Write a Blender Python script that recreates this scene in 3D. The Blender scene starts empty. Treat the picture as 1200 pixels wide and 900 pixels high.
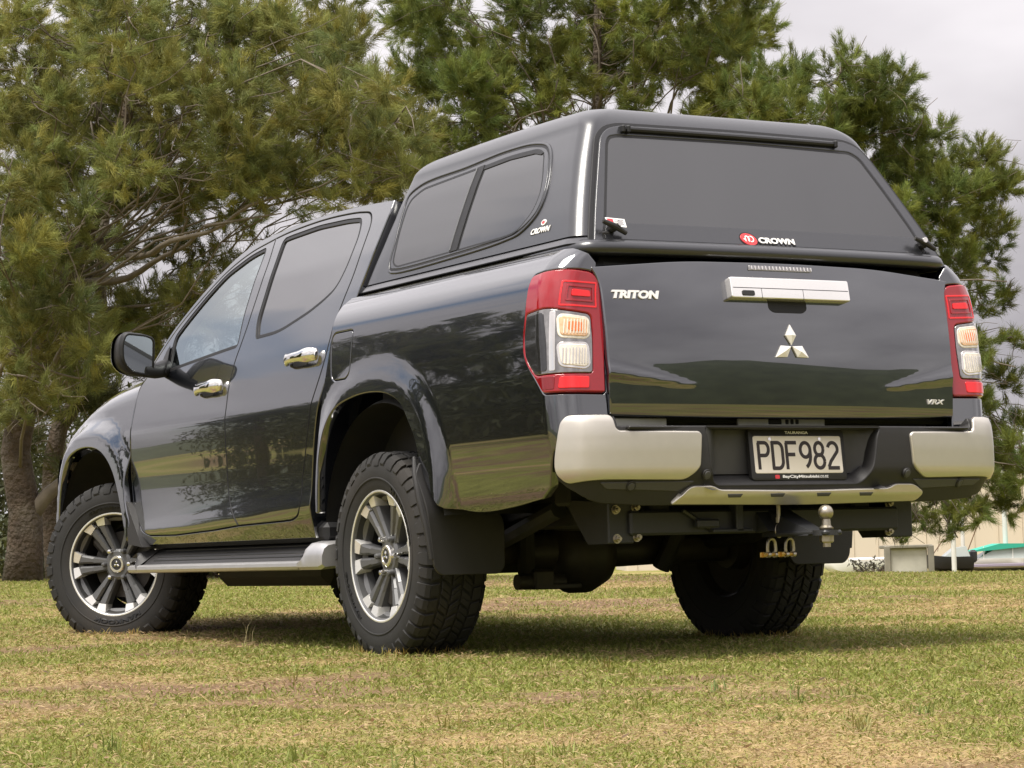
import bpy, bmesh, math, random
import numpy as np
from mathutils import Vector, Matrix
from mathutils.geometry import delaunay_2d_cdt

C = bpy.context.scene
PI = math.pi
R_ = math.radians
rng = np.random.RandomState(7)
random.seed(7)

# ------------------------------------------------------------------ camera
YAW, PIT, ROL, FPX = R_(29.7018), R_(3.96201), R_(-1.50991), 2889.379
CAM = np.array([-8.12953, 4.93346, 0.36730])
_F = np.array([math.cos(YAW)*math.cos(PIT), -math.sin(YAW)*math.cos(PIT), math.sin(PIT)])
_R = np.array([-math.sin(YAW), -math.cos(YAW), 0.0])
_U = np.cross(_R, _F)
_RR = _R*math.cos(ROL)+_U*math.sin(ROL)
_UU = _U*math.cos(ROL)-_R*math.sin(ROL)
cd = bpy.data.cameras.new('camera')
cam = bpy.data.objects.new('camera', cd)
C.collection.objects.link(cam)
cam.matrix_world = Matrix(((_RR[0], _UU[0], -_F[0], CAM[0]), (_RR[1], _UU[1], -_F[1], CAM[1]),
                           (_RR[2], _UU[2], -_F[2], CAM[2]), (0, 0, 0, 1)))
cd.sensor_fit = 'HORIZONTAL'
cd.sensor_width = 36.0
cd.lens = FPX/1200*36
cd.clip_start = 0.05
cd.clip_end = 3000
C.camera = cam

# ------------------------------------------------------------------ sky and sun
SUN_EL, SUN_AZ = 66.0, (-0.35, 0.80)          # direction towards the sun: behind and left of the camera
w = bpy.data.worlds.new('World')
C.world = w
w.use_nodes = True
nt = w.node_tree
nt.nodes.clear()
N = nt.nodes.new
L = nt.links.new
out = N('ShaderNodeOutputWorld')
bg = N('ShaderNodeBackground')
bg.inputs[1].default_value = 0.1
sky = N('ShaderNodeTexSky')
sky.sky_type = 'NISHITA'
sky.sun_disc = False
sky.sun_elevation = R_(SUN_EL)
sky.sun_rotation = math.atan2(SUN_AZ[0], SUN_AZ[1])
sky.air_density = 1.0
sky.dust_density = 2.0
tc = N('ShaderNodeTexCoord')
sep = N('ShaderNodeSeparateXYZ')
L(tc.outputs['Generated'], sep.inputs[0])
# project the direction on a cloud deck so that clouds flatten towards the horizon
zz = N('ShaderNodeMath'); zz.operation = 'MAXIMUM'; zz.inputs[1].default_value = 0.0
L(sep.outputs[2], zz.inputs[0])
za = N('ShaderNodeMath'); za.operation = 'ADD'; za.inputs[1].default_value = 0.22
L(zz.outputs[0], za.inputs[0])
dx = N('ShaderNodeMath'); dx.operation = 'DIVIDE'
dy = N('ShaderNodeMath'); dy.operation = 'DIVIDE'
L(sep.outputs[0], dx.inputs[0]); L(za.outputs[0], dx.inputs[1])
L(sep.outputs[1], dy.inputs[0]); L(za.outputs[0], dy.inputs[1])
cmb = N('ShaderNodeCombineXYZ')
L(dx.outputs[0], cmb.inputs[0]); L(dy.outputs[0], cmb.inputs[1])
n1 = N('ShaderNodeTexNoise'); n1.inputs['Scale'].default_value = 0.9; n1.inputs['Detail'].default_value = 6
n2 = N('ShaderNodeTexNoise'); n2.inputs['Scale'].default_value = 0.7; n2.inputs['Detail'].default_value = 5
mp = N('ShaderNodeMapping'); mp.inputs['Location'].default_value = (38.594, 26.538, 24.868)
mp1 = N('ShaderNodeMapping'); mp1.inputs['Location'].default_value = (31.397, 38.884, 34.039)
L(cmb.outputs[0], mp1.inputs[0]); L(mp1.outputs[0], n1.inputs['Vector']); L(cmb.outputs[0], mp.inputs[0]); L(mp.outputs[0], n2.inputs['Vector'])
r1 = N('ShaderNodeValToRGB')                  # cloud brightness
r1.color_ramp.elements[0].position = 0.30; r1.color_ramp.elements[0].color = (0.47, 0.445, 0.475, 1)
r1.color_ramp.elements[1].position = 0.70; r1.color_ramp.elements[1].color = (1.12, 1.075, 1.10, 1)
L(n1.outputs[0], r1.inputs[0])
r2 = N('ShaderNodeValToRGB')                  # cloud cover: mostly closed, a few blue openings
r2.color_ramp.elements[0].position = 0.315; r2.color_ramp.elements[0].color = (0.0, 0.0, 0.0, 1)
r2.color_ramp.elements[1].position = 0.385; r2.color_ramp.elements[1].color = (1, 1, 1, 1)
L(n2.outputs[0], r2.inputs[0])
hz = N('ShaderNodeMapRange')                  # brightness of the deck by elevation
hz.inputs[1].default_value = 0.0; hz.inputs[2].default_value = 1.0     # overcast deck: brightest overhead
hz.inputs[3].default_value = 5.0; hz.inputs[4].default_value = 17.0
L(sep.outputs[2], hz.inputs[0])
vm = N('ShaderNodeVectorMath'); vm.operation = 'SCALE'
L(r1.outputs[0], vm.inputs[0]); L(hz.outputs[0], vm.inputs['Scale'])
mx = N('ShaderNodeMix'); mx.data_type = 'RGBA'
L(r2.outputs[0], mx.inputs[0]); L(sky.outputs[0], mx.inputs[6]); L(vm.outputs[0], mx.inputs[7])
L(mx.outputs[2], bg.inputs[0]); L(bg.outputs[0], out.inputs[0])

sl = bpy.data.lights.new('sun', 'SUN')
sl.energy = 3.6
sl.angle = R_(26)
sl.color = (1.0, 0.95, 0.86)
so = bpy.data.objects.new('sun', sl)
C.collection.objects.link(so)
_az = Vector((SUN_AZ[0], SUN_AZ[1], 0)).normalized()
_sd = Vector((_az.x*math.cos(R_(SUN_EL)), _az.y*math.cos(R_(SUN_EL)), math.sin(R_(SUN_EL))))
so.rotation_euler = _sd.to_track_quat('Z', 'Y').to_euler()

C.view_settings.view_transform = 'Standard'
C.view_settings.look = 'None'
C.view_settings.gamma = 1
C.view_settings.exposure = 0.62
C.cycles.max_bounces = 8
C.cycles.transparent_max_bounces = 12

# ------------------------------------------------------------------ materials
def mat(name, color, rough=0.5, metal=0.0, coat=0.0, spec=0.5, noise=0.0, nscale=20.0, bump=0.0, bscale=200.0,
        attr=None, coat_ior=1.5, ior=1.45, rnoise=0.0, alpha=1.0, dirt=None):
    m = bpy.data.materials.new(name)
    m.use_nodes = True
    t = m.node_tree
    b = t.nodes['Principled BSDF']
    b.inputs['Base Color'].default_value = (*color, 1)
    b.inputs['Roughness'].default_value = rough
    b.inputs['Metallic'].default_value = metal
    b.inputs['Coat Weight'].default_value = coat
    b.inputs['Coat Roughness'].default_value = 0.015
    b.inputs['Coat IOR'].default_value = coat_ior
    b.inputs['IOR'].default_value = ior
    b.inputs['Specular IOR Level'].default_value = spec
    o = t.nodes.new('ShaderNodeTexCoord').outputs['Object']
    if attr:
        a = t.nodes.new('ShaderNodeAttribute'); a.attribute_name = attr
        src = a.outputs['Color']
        t.links.new(src, b.inputs['Base Color'])
    if noise > 0:
        n = t.nodes.new('ShaderNodeTexNoise'); n.inputs['Scale'].default_value = nscale; n.inputs['Detail'].default_value = 5
        t.links.new(o, n.inputs['Vector'])
        r = t.nodes.new('ShaderNodeMapRange')
        r.inputs[3].default_value = 1-noise; r.inputs[4].default_value = 1+noise
        t.links.new(n.outputs[0], r.inputs[0])
        v = t.nodes.new('ShaderNodeVectorMath'); v.operation = 'SCALE'
        if attr: t.links.new(src, v.inputs[0])
        else: v.inputs[0].default_value = color
        t.links.new(r.outputs[0], v.inputs['Scale'])
        last = v.outputs[0]
        if dirt:
            n3 = t.nodes.new('ShaderNodeTexNoise'); n3.inputs['Scale'].default_value = nscale*0.35; n3.inputs['Detail'].default_value = 7
            t.links.new(o, n3.inputs['Vector'])
            rr = t.nodes.new('ShaderNodeMapRange'); rr.inputs[1].default_value = 0.45; rr.inputs[2].default_value = 0.75
            rr.inputs[3].default_value = 0.0; rr.inputs[4].default_value = 0.6
            t.links.new(n3.outputs[0], rr.inputs[0])
            mm = t.nodes.new('ShaderNodeMix'); mm.data_type = 'RGBA'
            t.links.new(rr.outputs[0], mm.inputs[0]); t.links.new(last, mm.inputs[6]); mm.inputs[7].default_value = (*dirt, 1)
            last = mm.outputs[2]
        t.links.new(last, b.inputs['Base Color'])
        if rnoise > 0:
            r3 = t.nodes.new('ShaderNodeMapRange'); r3.inputs[3].default_value = max(rough-rnoise, 0); r3.inputs[4].default_value = rough+rnoise
            t.links.new(n.outputs[0], r3.inputs[0]); t.links.new(r3.outputs[0], b.inputs['Roughness'])
    if bump > 0:
        n = t.nodes.new('ShaderNodeTexNoise'); n.inputs['Scale'].default_value = bscale; n.inputs['Detail'].default_value = 3
        t.links.new(o, n.inputs['Vector'])
        bp = t.nodes.new('ShaderNodeBump'); bp.inputs['Strength'].default_value = bump; bp.inputs['Distance'].default_value = 0.002
        t.links.new(n.outputs[0], bp.inputs['Height']); t.links.new(bp.outputs[0], b.inputs['Normal'])
    return m

PAINT = mat('graphite_paint', (0.0065, 0.0085, 0.0130), rough=0.25, metal=0.6, coat=1.0, coat_ior=2.35, noise=0.15, nscale=900)
CANOPY = mat('canopy_paint', (0.028, 0.029, 0.033), rough=0.40, metal=0.5, coat=0.6, coat_ior=1.7, bump=0.03, bscale=120, noise=0.06, nscale=40)
CANOPY.node_tree.nodes['Principled BSDF'].inputs['Coat Roughness'].default_value = 0.22
JAMB = mat('door_jamb', (0.006, 0.006, 0.007), rough=0.6)
GLASS = mat('privacy_glass', (0.012, 0.012, 0.013), rough=0.008, ior=2.8, coat=0.3, coat_ior=1.5)
CGLASS = mat('canopy_glass', (0.014, 0.014, 0.015), rough=0.02, ior=1.78)
SEAL = mat('black_rubber', (0.012, 0.012, 0.013), rough=0.55, noise=0.2, nscale=80)
PLASTIC = mat('black_plastic', (0.022, 0.021, 0.021), rough=0.5, bump=0.25, bscale=700, noise=0.15, nscale=30)
GPLASTIC = mat('grey_plastic', (0.065, 0.064, 0.065), rough=0.45, bump=0.2, bscale=700, noise=0.1, nscale=30)
SILVER = mat('satin_silver', (0.60, 0.565, 0.50), rough=0.33, metal=0.75, coat=0.35, noise=0.05, nscale=25)
STEPAL = mat('brushed_aluminium', (0.55, 0.54, 0.53), rough=0.38, metal=0.8, noise=0.08, nscale=30)
CHROME = mat('chrome', (0.82, 0.80, 0.76), rough=0.06, metal=1.0)
SATIN = mat('satin_chrome', (0.80, 0.77, 0.74), rough=0.16, metal=0.85, coat=0.4)
HANDLE = mat('polished_handle', (0.88, 0.86, 0.83), rough=0.10, metal=0.8, coat=0.5)
BADGE = mat('bright_badge', (0.86, 0.84, 0.81), rough=0.25, metal=0.3, coat=0.5)
RUBBER = mat('tyre_rubber', (0.019, 0.0185, 0.018), rough=0.78, noise=0.35, nscale=14, bump=0.25, bscale=300, dirt=(0.036, 0.030, 0.024))
RUBTXT = mat('tyre_lettering', (0.004, 0.004, 0.004), rough=0.45)
GUN = mat('gunmetal', (0.115, 0.116, 0.118), rough=0.38, metal=0.35, noise=0.1, nscale=40)
MACH = mat('machined_alloy', (0.80, 0.79, 0.76), rough=0.25, metal=0.6, noise=0.06, nscale=60)
DARK = mat('underbody_black', (0.017, 0.017, 0.017), rough=0.65, noise=0.3, nscale=20, dirt=(0.03, 0.024, 0.018))
AXLE = mat('axle_cast_iron', (0.034, 0.031, 0.028), rough=0.5, noise=0.3, nscale=25, dirt=(0.07, 0.055, 0.04))
TOWBLK = mat('powder_coat_black', (0.030, 0.031, 0.033), rough=0.42, bump=0.1, bscale=500)
GALV = mat('galvanised_bracket', (0.36, 0.36, 0.34), rough=.5, metal=.5, noise=.15, nscale=30)
STEEL = mat('worn_steel', (0.42, 0.38, 0.31), rough=0.36, metal=0.95, noise=0.3, nscale=60)
BRASS = mat('yellow_zinc', (0.62, 0.40, 0.12), rough=0.42, metal=0.85, noise=0.2, nscale=60)
REDL = mat('red_lens', (0.30, 0.004, 0.010), rough=0.06, coat=1.0, noise=0.10, nscale=60)
REDD = mat('dark_red_lens', (0.20, 0.006, 0.010), rough=0.06, coat=1.0)
REDB = mat('bright_red_reflector', (0.80, 0.015, 0.020), rough=0.12, coat=0.6)
CLEARL = mat('clear_lens_housing', (0.30, 0.29, 0.28), rough=0.08, metal=0.85, coat=1.0, noise=0.5, nscale=40)
DKCLEAR = mat('smoked_housing', (0.03, 0.03, 0.032), rough=0.08, metal=0.3, coat=1.0, noise=0.4, nscale=60)
AMBER = mat('amber_lens', (0.80, 0.50, 0.30), rough=0.12, coat=1.0, noise=0.45, nscale=70)
ORANGE = mat('orange_bulb', (0.85, 0.22, 0.05), rough=0.15, coat=1.0)
WHITEL = mat('white_lens', (0.82, 0.76, 0.67), rough=0.15, coat=0.8, noise=0.25, nscale=90)
PLATEW = mat('plate_white', (0.80, 0.74, 0.66), rough=0.35, noise=0.03, nscale=40)
INK = mat('plate_ink', (0.030, 0.022, 0.022), rough=0.5)
WHITE = mat('white_print', (0.85, 0.84, 0.82), rough=0.4)
REDP = mat('red_badge', (0.62, 0.025, 0.03), rough=0.25, coat=0.6)
SEATM = mat('seat_fabric', (0.03, 0.03, 0.032), rough=0.9, noise=0.2, nscale=60)
MIRR = mat('mirror_glass', (0.75, 0.80, 0.82), rough=0.01, metal=1.0)
# clear glass of the front doors and the windscreen: thin sheet, transparent plus mirror reflection
def clear_glass(name, tint, fac):
    m = bpy.data.materials.new(name); m.use_nodes = True
    t = m.node_tree; t.nodes.clear()
    o = t.nodes.new('ShaderNodeOutputMaterial'); mxs = t.nodes.new('ShaderNodeMixShader')
    tr = t.nodes.new('ShaderNodeBsdfTransparent'); tr.inputs[0].default_value = (*tint, 1)
    gl = t.nodes.new('ShaderNodeBsdfGlossy'); gl.inputs['Roughness'].default_value = 0.01
    gl.inputs['Color'].default_value = (0.93, 1.0, 1.0, 1)
    lw = t.nodes.new('ShaderNodeFresnel'); lw.inputs['IOR'].default_value = fac
    t.links.new(lw.outputs[0], mxs.inputs[0]); t.links.new(tr.outputs[0], mxs.inputs[1]); t.links.new(gl.outputs[0], mxs.inputs[2])
    t.links.new(mxs.outputs[0], o.inputs[0])
    return m
FGLASS = clear_glass('front_door_glass', (0.50, 0.56, 0.55), 5.5)
WGLASS = clear_glass('windscreen_glass', (0.75, 0.80, 0.78), 1.7)

# ------------------------------------------------------------------ helpers
COL = C.collection
def mk(name, V, F, m, parent=None, smooth=True, normals=None, sharp=35, mats=None, midx=None, colors=None):
    V = np.asarray(V, np.float32)
    me = bpy.data.meshes.new(name)
    if isinstance(F, np.ndarray):
        n, k = F.shape
        me.vertices.add(len(V)); me.vertices.foreach_set('co', V.ravel())
        me.loops.add(n*k); me.loops.foreach_set('vertex_index', F.astype(np.int32).ravel())
        me.polygons.add(n); me.polygons.foreach_set('loop_start', np.arange(0, n*k, k, dtype=np.int32))
        me.update(calc_edges=True)
    else:
        me.from_pydata(V.tolist(), [], F)
    for mm in (mats or [m]): me.materials.append(mm)
    if midx is not None: me.polygons.foreach_set('material_index', np.asarray(midx, np.int32))
    if colors is not None:
        a = me.color_attributes.new('tint', 'FLOAT_COLOR', 'POINT')
        cc = np.ones((len(V), 4), np.float32); cc[:, :3] = colors
        a.data.foreach_set('color', cc.ravel())
    if smooth:
        me.shade_smooth()
        if normals is not None: me.normals_split_custom_set_from_vertices(np.asarray(normals, float).tolist())
        elif sharp: me.set_sharp_from_angle(angle=R_(sharp))
    o = bpy.data.objects.new(name, me)
    COL.objects.link(o)
    if parent: o.parent = parent
    return o
def thing(name, label, cat, loc=(0, 0, 0), rz=0, group=None):
    o = bpy.data.objects.new(name, None); COL.objects.link(o)
    o.empty_display_size = 0.1
    o.location = loc; o.rotation_euler = (0, 0, rz)
    tag(o, label, cat, group)
    return o
def tag(o, label, cat, group=None, kind=None):
    o['label'] = label; o['category'] = cat
    if group: o['group'] = group
    if kind: o['kind'] = kind
    return o
def empty(name, parent=None, loc=(0, 0, 0), rz=0):
    o = bpy.data.objects.new(name, None); COL.objects.link(o); o.empty_display_size = 0.05
    o.parent = parent; o.location = loc; o.rotation_euler = (0, 0, rz)
    return o

class MB:
    """collects simple solids into one mesh"""
    def __init__(s): s.v = []; s.f = []; s.m = []
    def add(s, V, F, mi=0):
        o = len(s.v); s.v.extend([tuple(map(float, p)) for p in V]); s.f.extend([tuple(int(i)+o for i in f) for f in F]); s.m.extend([mi]*len(F)); return s
    def hull(s, pts, mi=0):
        bm = bmesh.new()
        for p in pts: bm.verts.new(p)
        bmesh.ops.convex_hull(bm, input=bm.verts)
        bmesh.ops.dissolve_limit(bm, angle_limit=0.02, verts=bm.verts, edges=bm.edges)
        bm.verts.index_update()
        V = [v.co[:] for v in bm.verts]; F = [[v.index for v in f.verts] for f in bm.faces]
        bm.free(); return s.add(V, F, mi)
    def box(s, c, d, ch=0.004, rot=None, mi=0):
        h = np.array(d)/2; ch = min(ch, *(h*.9)); P = []
        for sx in (-1, 1):
            for sy in (-1, 1):
                for sz in (-1, 1):
                    q = np.array([sx, sy, sz])
                    for k in range(3):
                        e = h-ch; e[k] = h[k]; P.append(q*e)
        P = np.array(P)
        if rot is not None: P = P @ np.array(Matrix.Rotation(rot[1], 3, rot[0])).T
        return s.hull((P+np.array(c)).tolist(), mi)
    def tube(s, path, r, n=10, mi=0, caps=True):
        path = [Vector(p) for p in path]; r = [r]*len(path) if np.isscalar(r) else list(r)
        V = []; F = []; pu = None
        for i, p in enumerate(path):
            t = (path[min(i+1, len(path)-1)]-path[max(i-1, 0)]).normalized()
            if pu is None: u = t.orthogonal().normalized()
            else: u = (pu-t*pu.dot(t)).normalized()
            pu = u; q = t.cross(u)
            for k in range(n):
                a = 2*PI*k/n; V.append(p+(u*math.cos(a)+q*math.sin(a))*r[i])
        for i in range(len(path)-1):
            for k in range(n):
                F.append((i*n+k, i*n+(k+1) % n, (i+1)*n+(k+1) % n, (i+1)*n+k))
        if caps: F.append(tuple(range(n))[::-1]); F.append(tuple(range((len(path)-1)*n, len(path)*n)))
        return s.add(V, F, mi)
    def lathe(s, prof, o=(0, 0, 0), n=48, mi=0, a0=0, a1=2*PI):
        """profile (y, r) round the Y axis"""
        full = abs(a1-a0-2*PI) < 1e-6; nn = n if full else n+1
        V = []; F = []; k = len(prof)
        for j in range(nn):
            a = a0+(a1-a0)*j/n
            for (y, r) in prof: V.append((o[0]+r*math.cos(a), o[1]+y, o[2]+r*math.sin(a)))
        for j in range(n):
            j2 = (j+1) % nn
            for i in range(k-1): F.append((j*k+i, j2*k+i, j2*k+i+1, j*k+i+1))
        return s.add(V, F, mi)
    def build(s, name, m, parent=None, mats=None, sharp=35, smooth=True):
        return mk(name, s.v, s.f, m, parent, sharp=sharp, mats=mats, midx=s.m if mats else None, smooth=smooth)

def cr(P, closed=False, step=0.012):
    """centripetal Catmull-Rom through the points, resampled"""
    P = [np.array(p, float) for p in P]; n = len(P); outp = []
    segs = n if closed else n-1
    for i in range(segs):
        p1, p2 = P[i], P[(i+1) % n]
        p0 = P[i-1] if (closed or i > 0) else 2*p1-p2
        p3 = P[(i+2) % n] if (closed or i+2 < n) else 2*p2-p1
        t1 = max(np.linalg.norm(p1-p0), 1e-6)**.5; t2 = t1+max(np.linalg.norm(p2-p1), 1e-6)**.5; t3 = t2+max(np.linalg.norm(p3-p2), 1e-6)**.5
        k = max(2, int(np.linalg.norm(p2-p1)/step))
        for j in range(k):
            t = t1+(t2-t1)*j/k
            A1 = p0*(t1-t)/t1+p1*t/t1; A2 = p1*(t2-t)/(t2-t1)+p2*(t-t1)/(t2-t1); A3 = p2*(t3-t)/(t3-t2)+p3*(t-t2)/(t3-t2)
            B1 = A1*(t2-t)/t2+A2*t/t2; B2 = A2*(t3-t)/(t3-t1)+A3*(t-t1)/(t3-t1)
            outp.append(B1*(t2-t)/(t2-t1)+B2*(t-t1)/(t2-t1))
    if not closed: outp.append(P[-1])
    return np.array(outp)
def lin(P, closed=True, step=0.012):
    P = [np.array(p, float) for p in P]; o = []
    for i in range(len(P) if closed else len(P)-1):
        a, b = P[i], P[(i+1) % len(P)]; k = max(1, int(np.linalg.norm(b-a)/step))
        for j in range(k): o.append(a+(b-a)*j/k)
    if not closed: o.append(P[-1])
    return np.array(o)
def rnd(P, r=0.02, step=0.012):
    """polygon with every corner rounded by radius r (or per-corner list)"""
    P = [np.array(p, float) for p in P]; n = len(P); o = []
    rs = [r]*n if np.isscalar(r) else r
    for i in range(n):
        a, b, c = P[i-1], P[i], P[(i+1) % n]
        da = np.linalg.norm(a-b); dc = np.linalg.norm(c-b)
        e = min(rs[i], da*.45, dc*.45)
        q0 = b+(a-b)/da*e; q2 = b+(c-b)/dc*e; k = 6
        for j in range(k+1):
            t = j/k; o.append(q0*(1-t)**2+2*b*t*(1-t)+q2*t*t)
    return lin(o, True, step)
def area(P): return .5*np.sum(P[:, 0]*np.roll(P[:, 1], -1)-np.roll(P[:, 0], -1)*P[:, 1])
def pnorm(P):
    """outward 2D normals of a counter-clockwise loop"""
    t = np.roll(P, -1, 0)-np.roll(P, 1, 0); t /= np.linalg.norm(t, axis=1)[:, None]+1e-12
    return np.stack([t[:, 1], -t[:, 0]], 1)
def inside(Q, P):
    x, y = Q[:, 0][:, None], Q[:, 1][:, None]
    x0, y0 = P[:, 0], P[:, 1]; x1, y1 = np.roll(x0, -1), np.roll(y0, -1)
    c = ((y0 > y) != (y1 > y)) & (x < (x1-x0)*(y-y0)/(y1-y0+1e-15)+x0)
    return (c.sum(1) % 2) == 1
def grow(P, d):
    P = np.asarray(P, float)
    if area(P) < 0: P = P[::-1]
    return P+pnorm(P)*d

def panel(name, outline, surf, m, parent, outward, sgn=1, step=0.03, holes=(), thick=0.018, bevel=0.004, off=0.0, gap=0.0, crown=0.0, rim_mat=None):
    """sheet-metal panel: fills a 2D outline, lays it on surf(u,v), rounds and returns its edges; analytic normals"""
    O = np.asarray(outline, float)
    if area(O) < 0: O = O[::-1]
    if gap: O = O-pnorm(O)*gap
    loops = [O]+[(np.asarray(h, float) if area(np.asarray(h, float)) < 0 else np.asarray(h, float)[::-1]) for h in holes]
    ins = [l-pnorm(l)*bevel for l in loops]
    mn, mxx = ins[0].min(0), ins[0].max(0)
    gx, gy = np.meshgrid(np.arange(mn[0]+step*.5, mxx[0], step), np.arange(mn[1]+step*.5, mxx[1], step))
    G = np.stack([gx.ravel(), gy.ravel()], 1)
    if len(G):
        k = inside(G, ins[0])
        for h in ins[1:]: k &= ~inside(G, h)
        allb = np.vstack(ins)
        G = G[k]
        if len(G):
            dmin = np.sqrt(((G[:, None, :]-allb[None])**2).sum(-1)).min(1)
            G = G[dmin > step*.45]
    pts = np.vstack(ins+[G]); E = []; o = 0
    for l in ins:
        n = len(l); E += [(o+i, o+(i+1) % n) for i in range(n)]; o += n
    r = delaunay_2d_cdt([Vector(p) for p in pts.tolist()], E, [], 0, 1e-7)
    P2 = np.array([v[:] for v in r[0]]); T = np.array([f for f in r[2] if len(f) == 3])
    cen = P2[T].mean(1); k = inside(cen, ins[0])
    for h in ins[1:]: k &= ~inside(cen, h)
    T = T[k]
    def S(Q): return np.asarray(surf(Q[:, 0], Q[:, 1]))
    def NRM(Q):
        e = 2e-3
        a = S(Q+[e, 0])-S(Q-[e, 0]); b = S(Q+[0, e])-S(Q-[0, e])
        n = np.cross(a, b); n /= np.linalg.norm(n, axis=1)[:, None]+1e-12
        w = np.asarray(outward(S(Q)) if callable(outward) else outward, float)
        d = (n*w).sum(1); n[d < 0] *= -1
        return n
    Nn = NRM(P2); V3 = S(P2)+Nn*off
    if crown:
        allb = np.vstack(ins); dm = np.sqrt(((P2[:, None, :]-allb[None])**2).sum(-1)).min(1)
        V3 = V3+Nn*(crown*(1-np.exp(-dm/.03)))[:, None]
    # orient faces
    fn = np.cross(V3[T[:, 1]]-V3[T[:, 0]], V3[T[:, 2]]-V3[T[:, 0]]); fl = (fn*Nn[T[:, 0]]).sum(1) < 0
    T[fl] = T[fl][:, ::-1]
    V = [V3]; NN = [Nn]; F = [tuple(t) for t in T.tolist()]; base = len(P2); midx = [0]*len(F)
    # rim rings
    start = {}
    from_idx = {}
    keymap = {(round(p[0], 7), round(p[1], 7)): i for i, p in enumerate(P2)}
    for l, li in zip(loops, ins):
        n = len(l); idx = []
        for p in li:
            i = keymap.get((round(p[0], 7), round(p[1], 7)))
            if i is None: i = int(((P2-p)**2).sum(1).argmin())
            idx.append(i)
        nl = NRM(l); s0 = S(l); d = s0-S(l-pnorm(l)*.004); d /= np.linalg.norm(d, axis=1)[:, None]+1e-12
        r1 = s0+nl*(off-bevel); r2 = s0+nl*(off-max(thick, bevel*1.2))
        V += [r1, r2]; NN += [(.25*nl+d), d]
        b1 = base; b2 = base+n; base += 2*n
        q = V3[idx[0]]
        for i in range(n):
            j = (i+1) % n
            F.append((idx[i], b1+i, b1+j, idx[j])); F.append((b1+i, b2+i, b2+j, b1+j)); midx += [1, 1]
    V = np.vstack(V); NN = np.vstack(NN); NN /= np.linalg.norm(NN, axis=1)[:, None]+1e-12
    # orient rim quads to their normals
    F2 = []; M2 = []
    for f, mi_ in zip(F, midx):
        if len(f) == 4:
            a = np.cross(V[f[1]]-V[f[0]], V[f[3]]-V[f[0]])
            if np.linalg.norm(a) < 1e-12: a = np.cross(V[f[2]]-V[f[0]], V[f[3]]-V[f[0]])
            if (a*(NN[f[1]]+NN[f[2]])).sum() < 0: f = f[::-1]
            if len(set(f)) < 4: continue
        F2.append(f); M2.append(mi_)
    if sgn < 0:
        V = V*[1, -1, 1]; NN = NN*[1, -1, 1]; F2 = [f[::-1] for f in F2]
    if rim_mat: return mk(name, V, F2, m, parent, normals=NN, mats=[m, rim_mat], midx=M2)
    return mk(name, V, F2, m, parent, normals=NN)

def grid(name, P, m, parent, normals=None, sgn=1, sharp=40, closed=False, flip=False):
    """P: (a,b,3) array of points"""
    a, b, _ = P.shape; V = P.reshape(-1, 3).copy(); F = []
    for i in range(a-1):
        for j in range(b-1 if not closed else b):
            f = (i*b+j, i*b+(j+1) % b, (i+1)*b+(j+1) % b, (i+1)*b+j); F.append(f)
    if flip: F = [f[::-1] for f in F]
    if sgn < 0: V[:, 1] *= -1; F = [f[::-1] for f in F]
    return mk(name, V, F, m, parent, sharp=sharp)

_tc = {}
def text_raw(s, size=1.0, shear=0.0, bold=0.0, spacing=1.0, extrude=0.0):
    k = (s, size, shear, bold, spacing, extrude)
    if k in _tc: return _tc[k]
    cu = bpy.data.curves.new('txt', 'FONT'); cu.body = s; cu.size = size; cu.shear = shear; cu.offset = bold
    cu.space_character = spacing; cu.extrude = extrude; cu.resolution_u = 4; cu.align_x = 'CENTER'
    o = bpy.data.objects.new('txt', cu); COL.objects.link(o)
    dg = bpy.context.evaluated_depsgraph_get(); me = o.evaluated_get(dg).to_mesh()
    V = np.array([v.co[:] for v in me.vertices]); F = [tuple(p.vertices) for p in me.polygons]
    o.evaluated_get(dg).to_mesh_clear(); bpy.data.objects.remove(o); bpy.data.curves.remove(cu)
    _tc[k] = (V, F); return V, F
def text_fit(s, width, height, extr, shear=0.0, bold=0.0, spacing=1.0):
    """text scaled to width x height, centred on the origin, front at z=extr"""
    V, F = text_raw(s, 1.0, shear, bold, spacing, 0.05)
    V = V.copy(); mn, mx_ = V.min(0), V.max(0)
    V[:, 0] = (V[:, 0]-(mn[0]+mx_[0])/2)*width/(mx_[0]-mn[0]); V[:, 1] = (V[:, 1]-(mn[1]+mx_[1])/2)*height/(mx_[1]-mn[1])
    V[:, 2] = np.where(V[:, 2] > 0, extr, -0.002)
    return V, F
def on_surf(V, surf, u0, v0, outward, udir=1.0):
    """lay local (x,y,z) text on surf: u = u0+udir*x, v = v0+y, height along the normal"""
    Q = np.stack([u0+udir*V[:, 0], v0+V[:, 1]], 1); e = 2e-3
    S = lambda q: np.asarray(surf(q[:, 0], q[:, 1]))
    n = np.cross(S(Q+[e, 0])-S(Q-[e, 0]), S(Q+[0, e])-S(Q-[0, e])); n /= np.linalg.norm(n, axis=1)[:, None]
    n[(n*np.asarray(outward)).sum(1) < 0] *= -1
    return S(Q)+n*V[:, 2:3]
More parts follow.
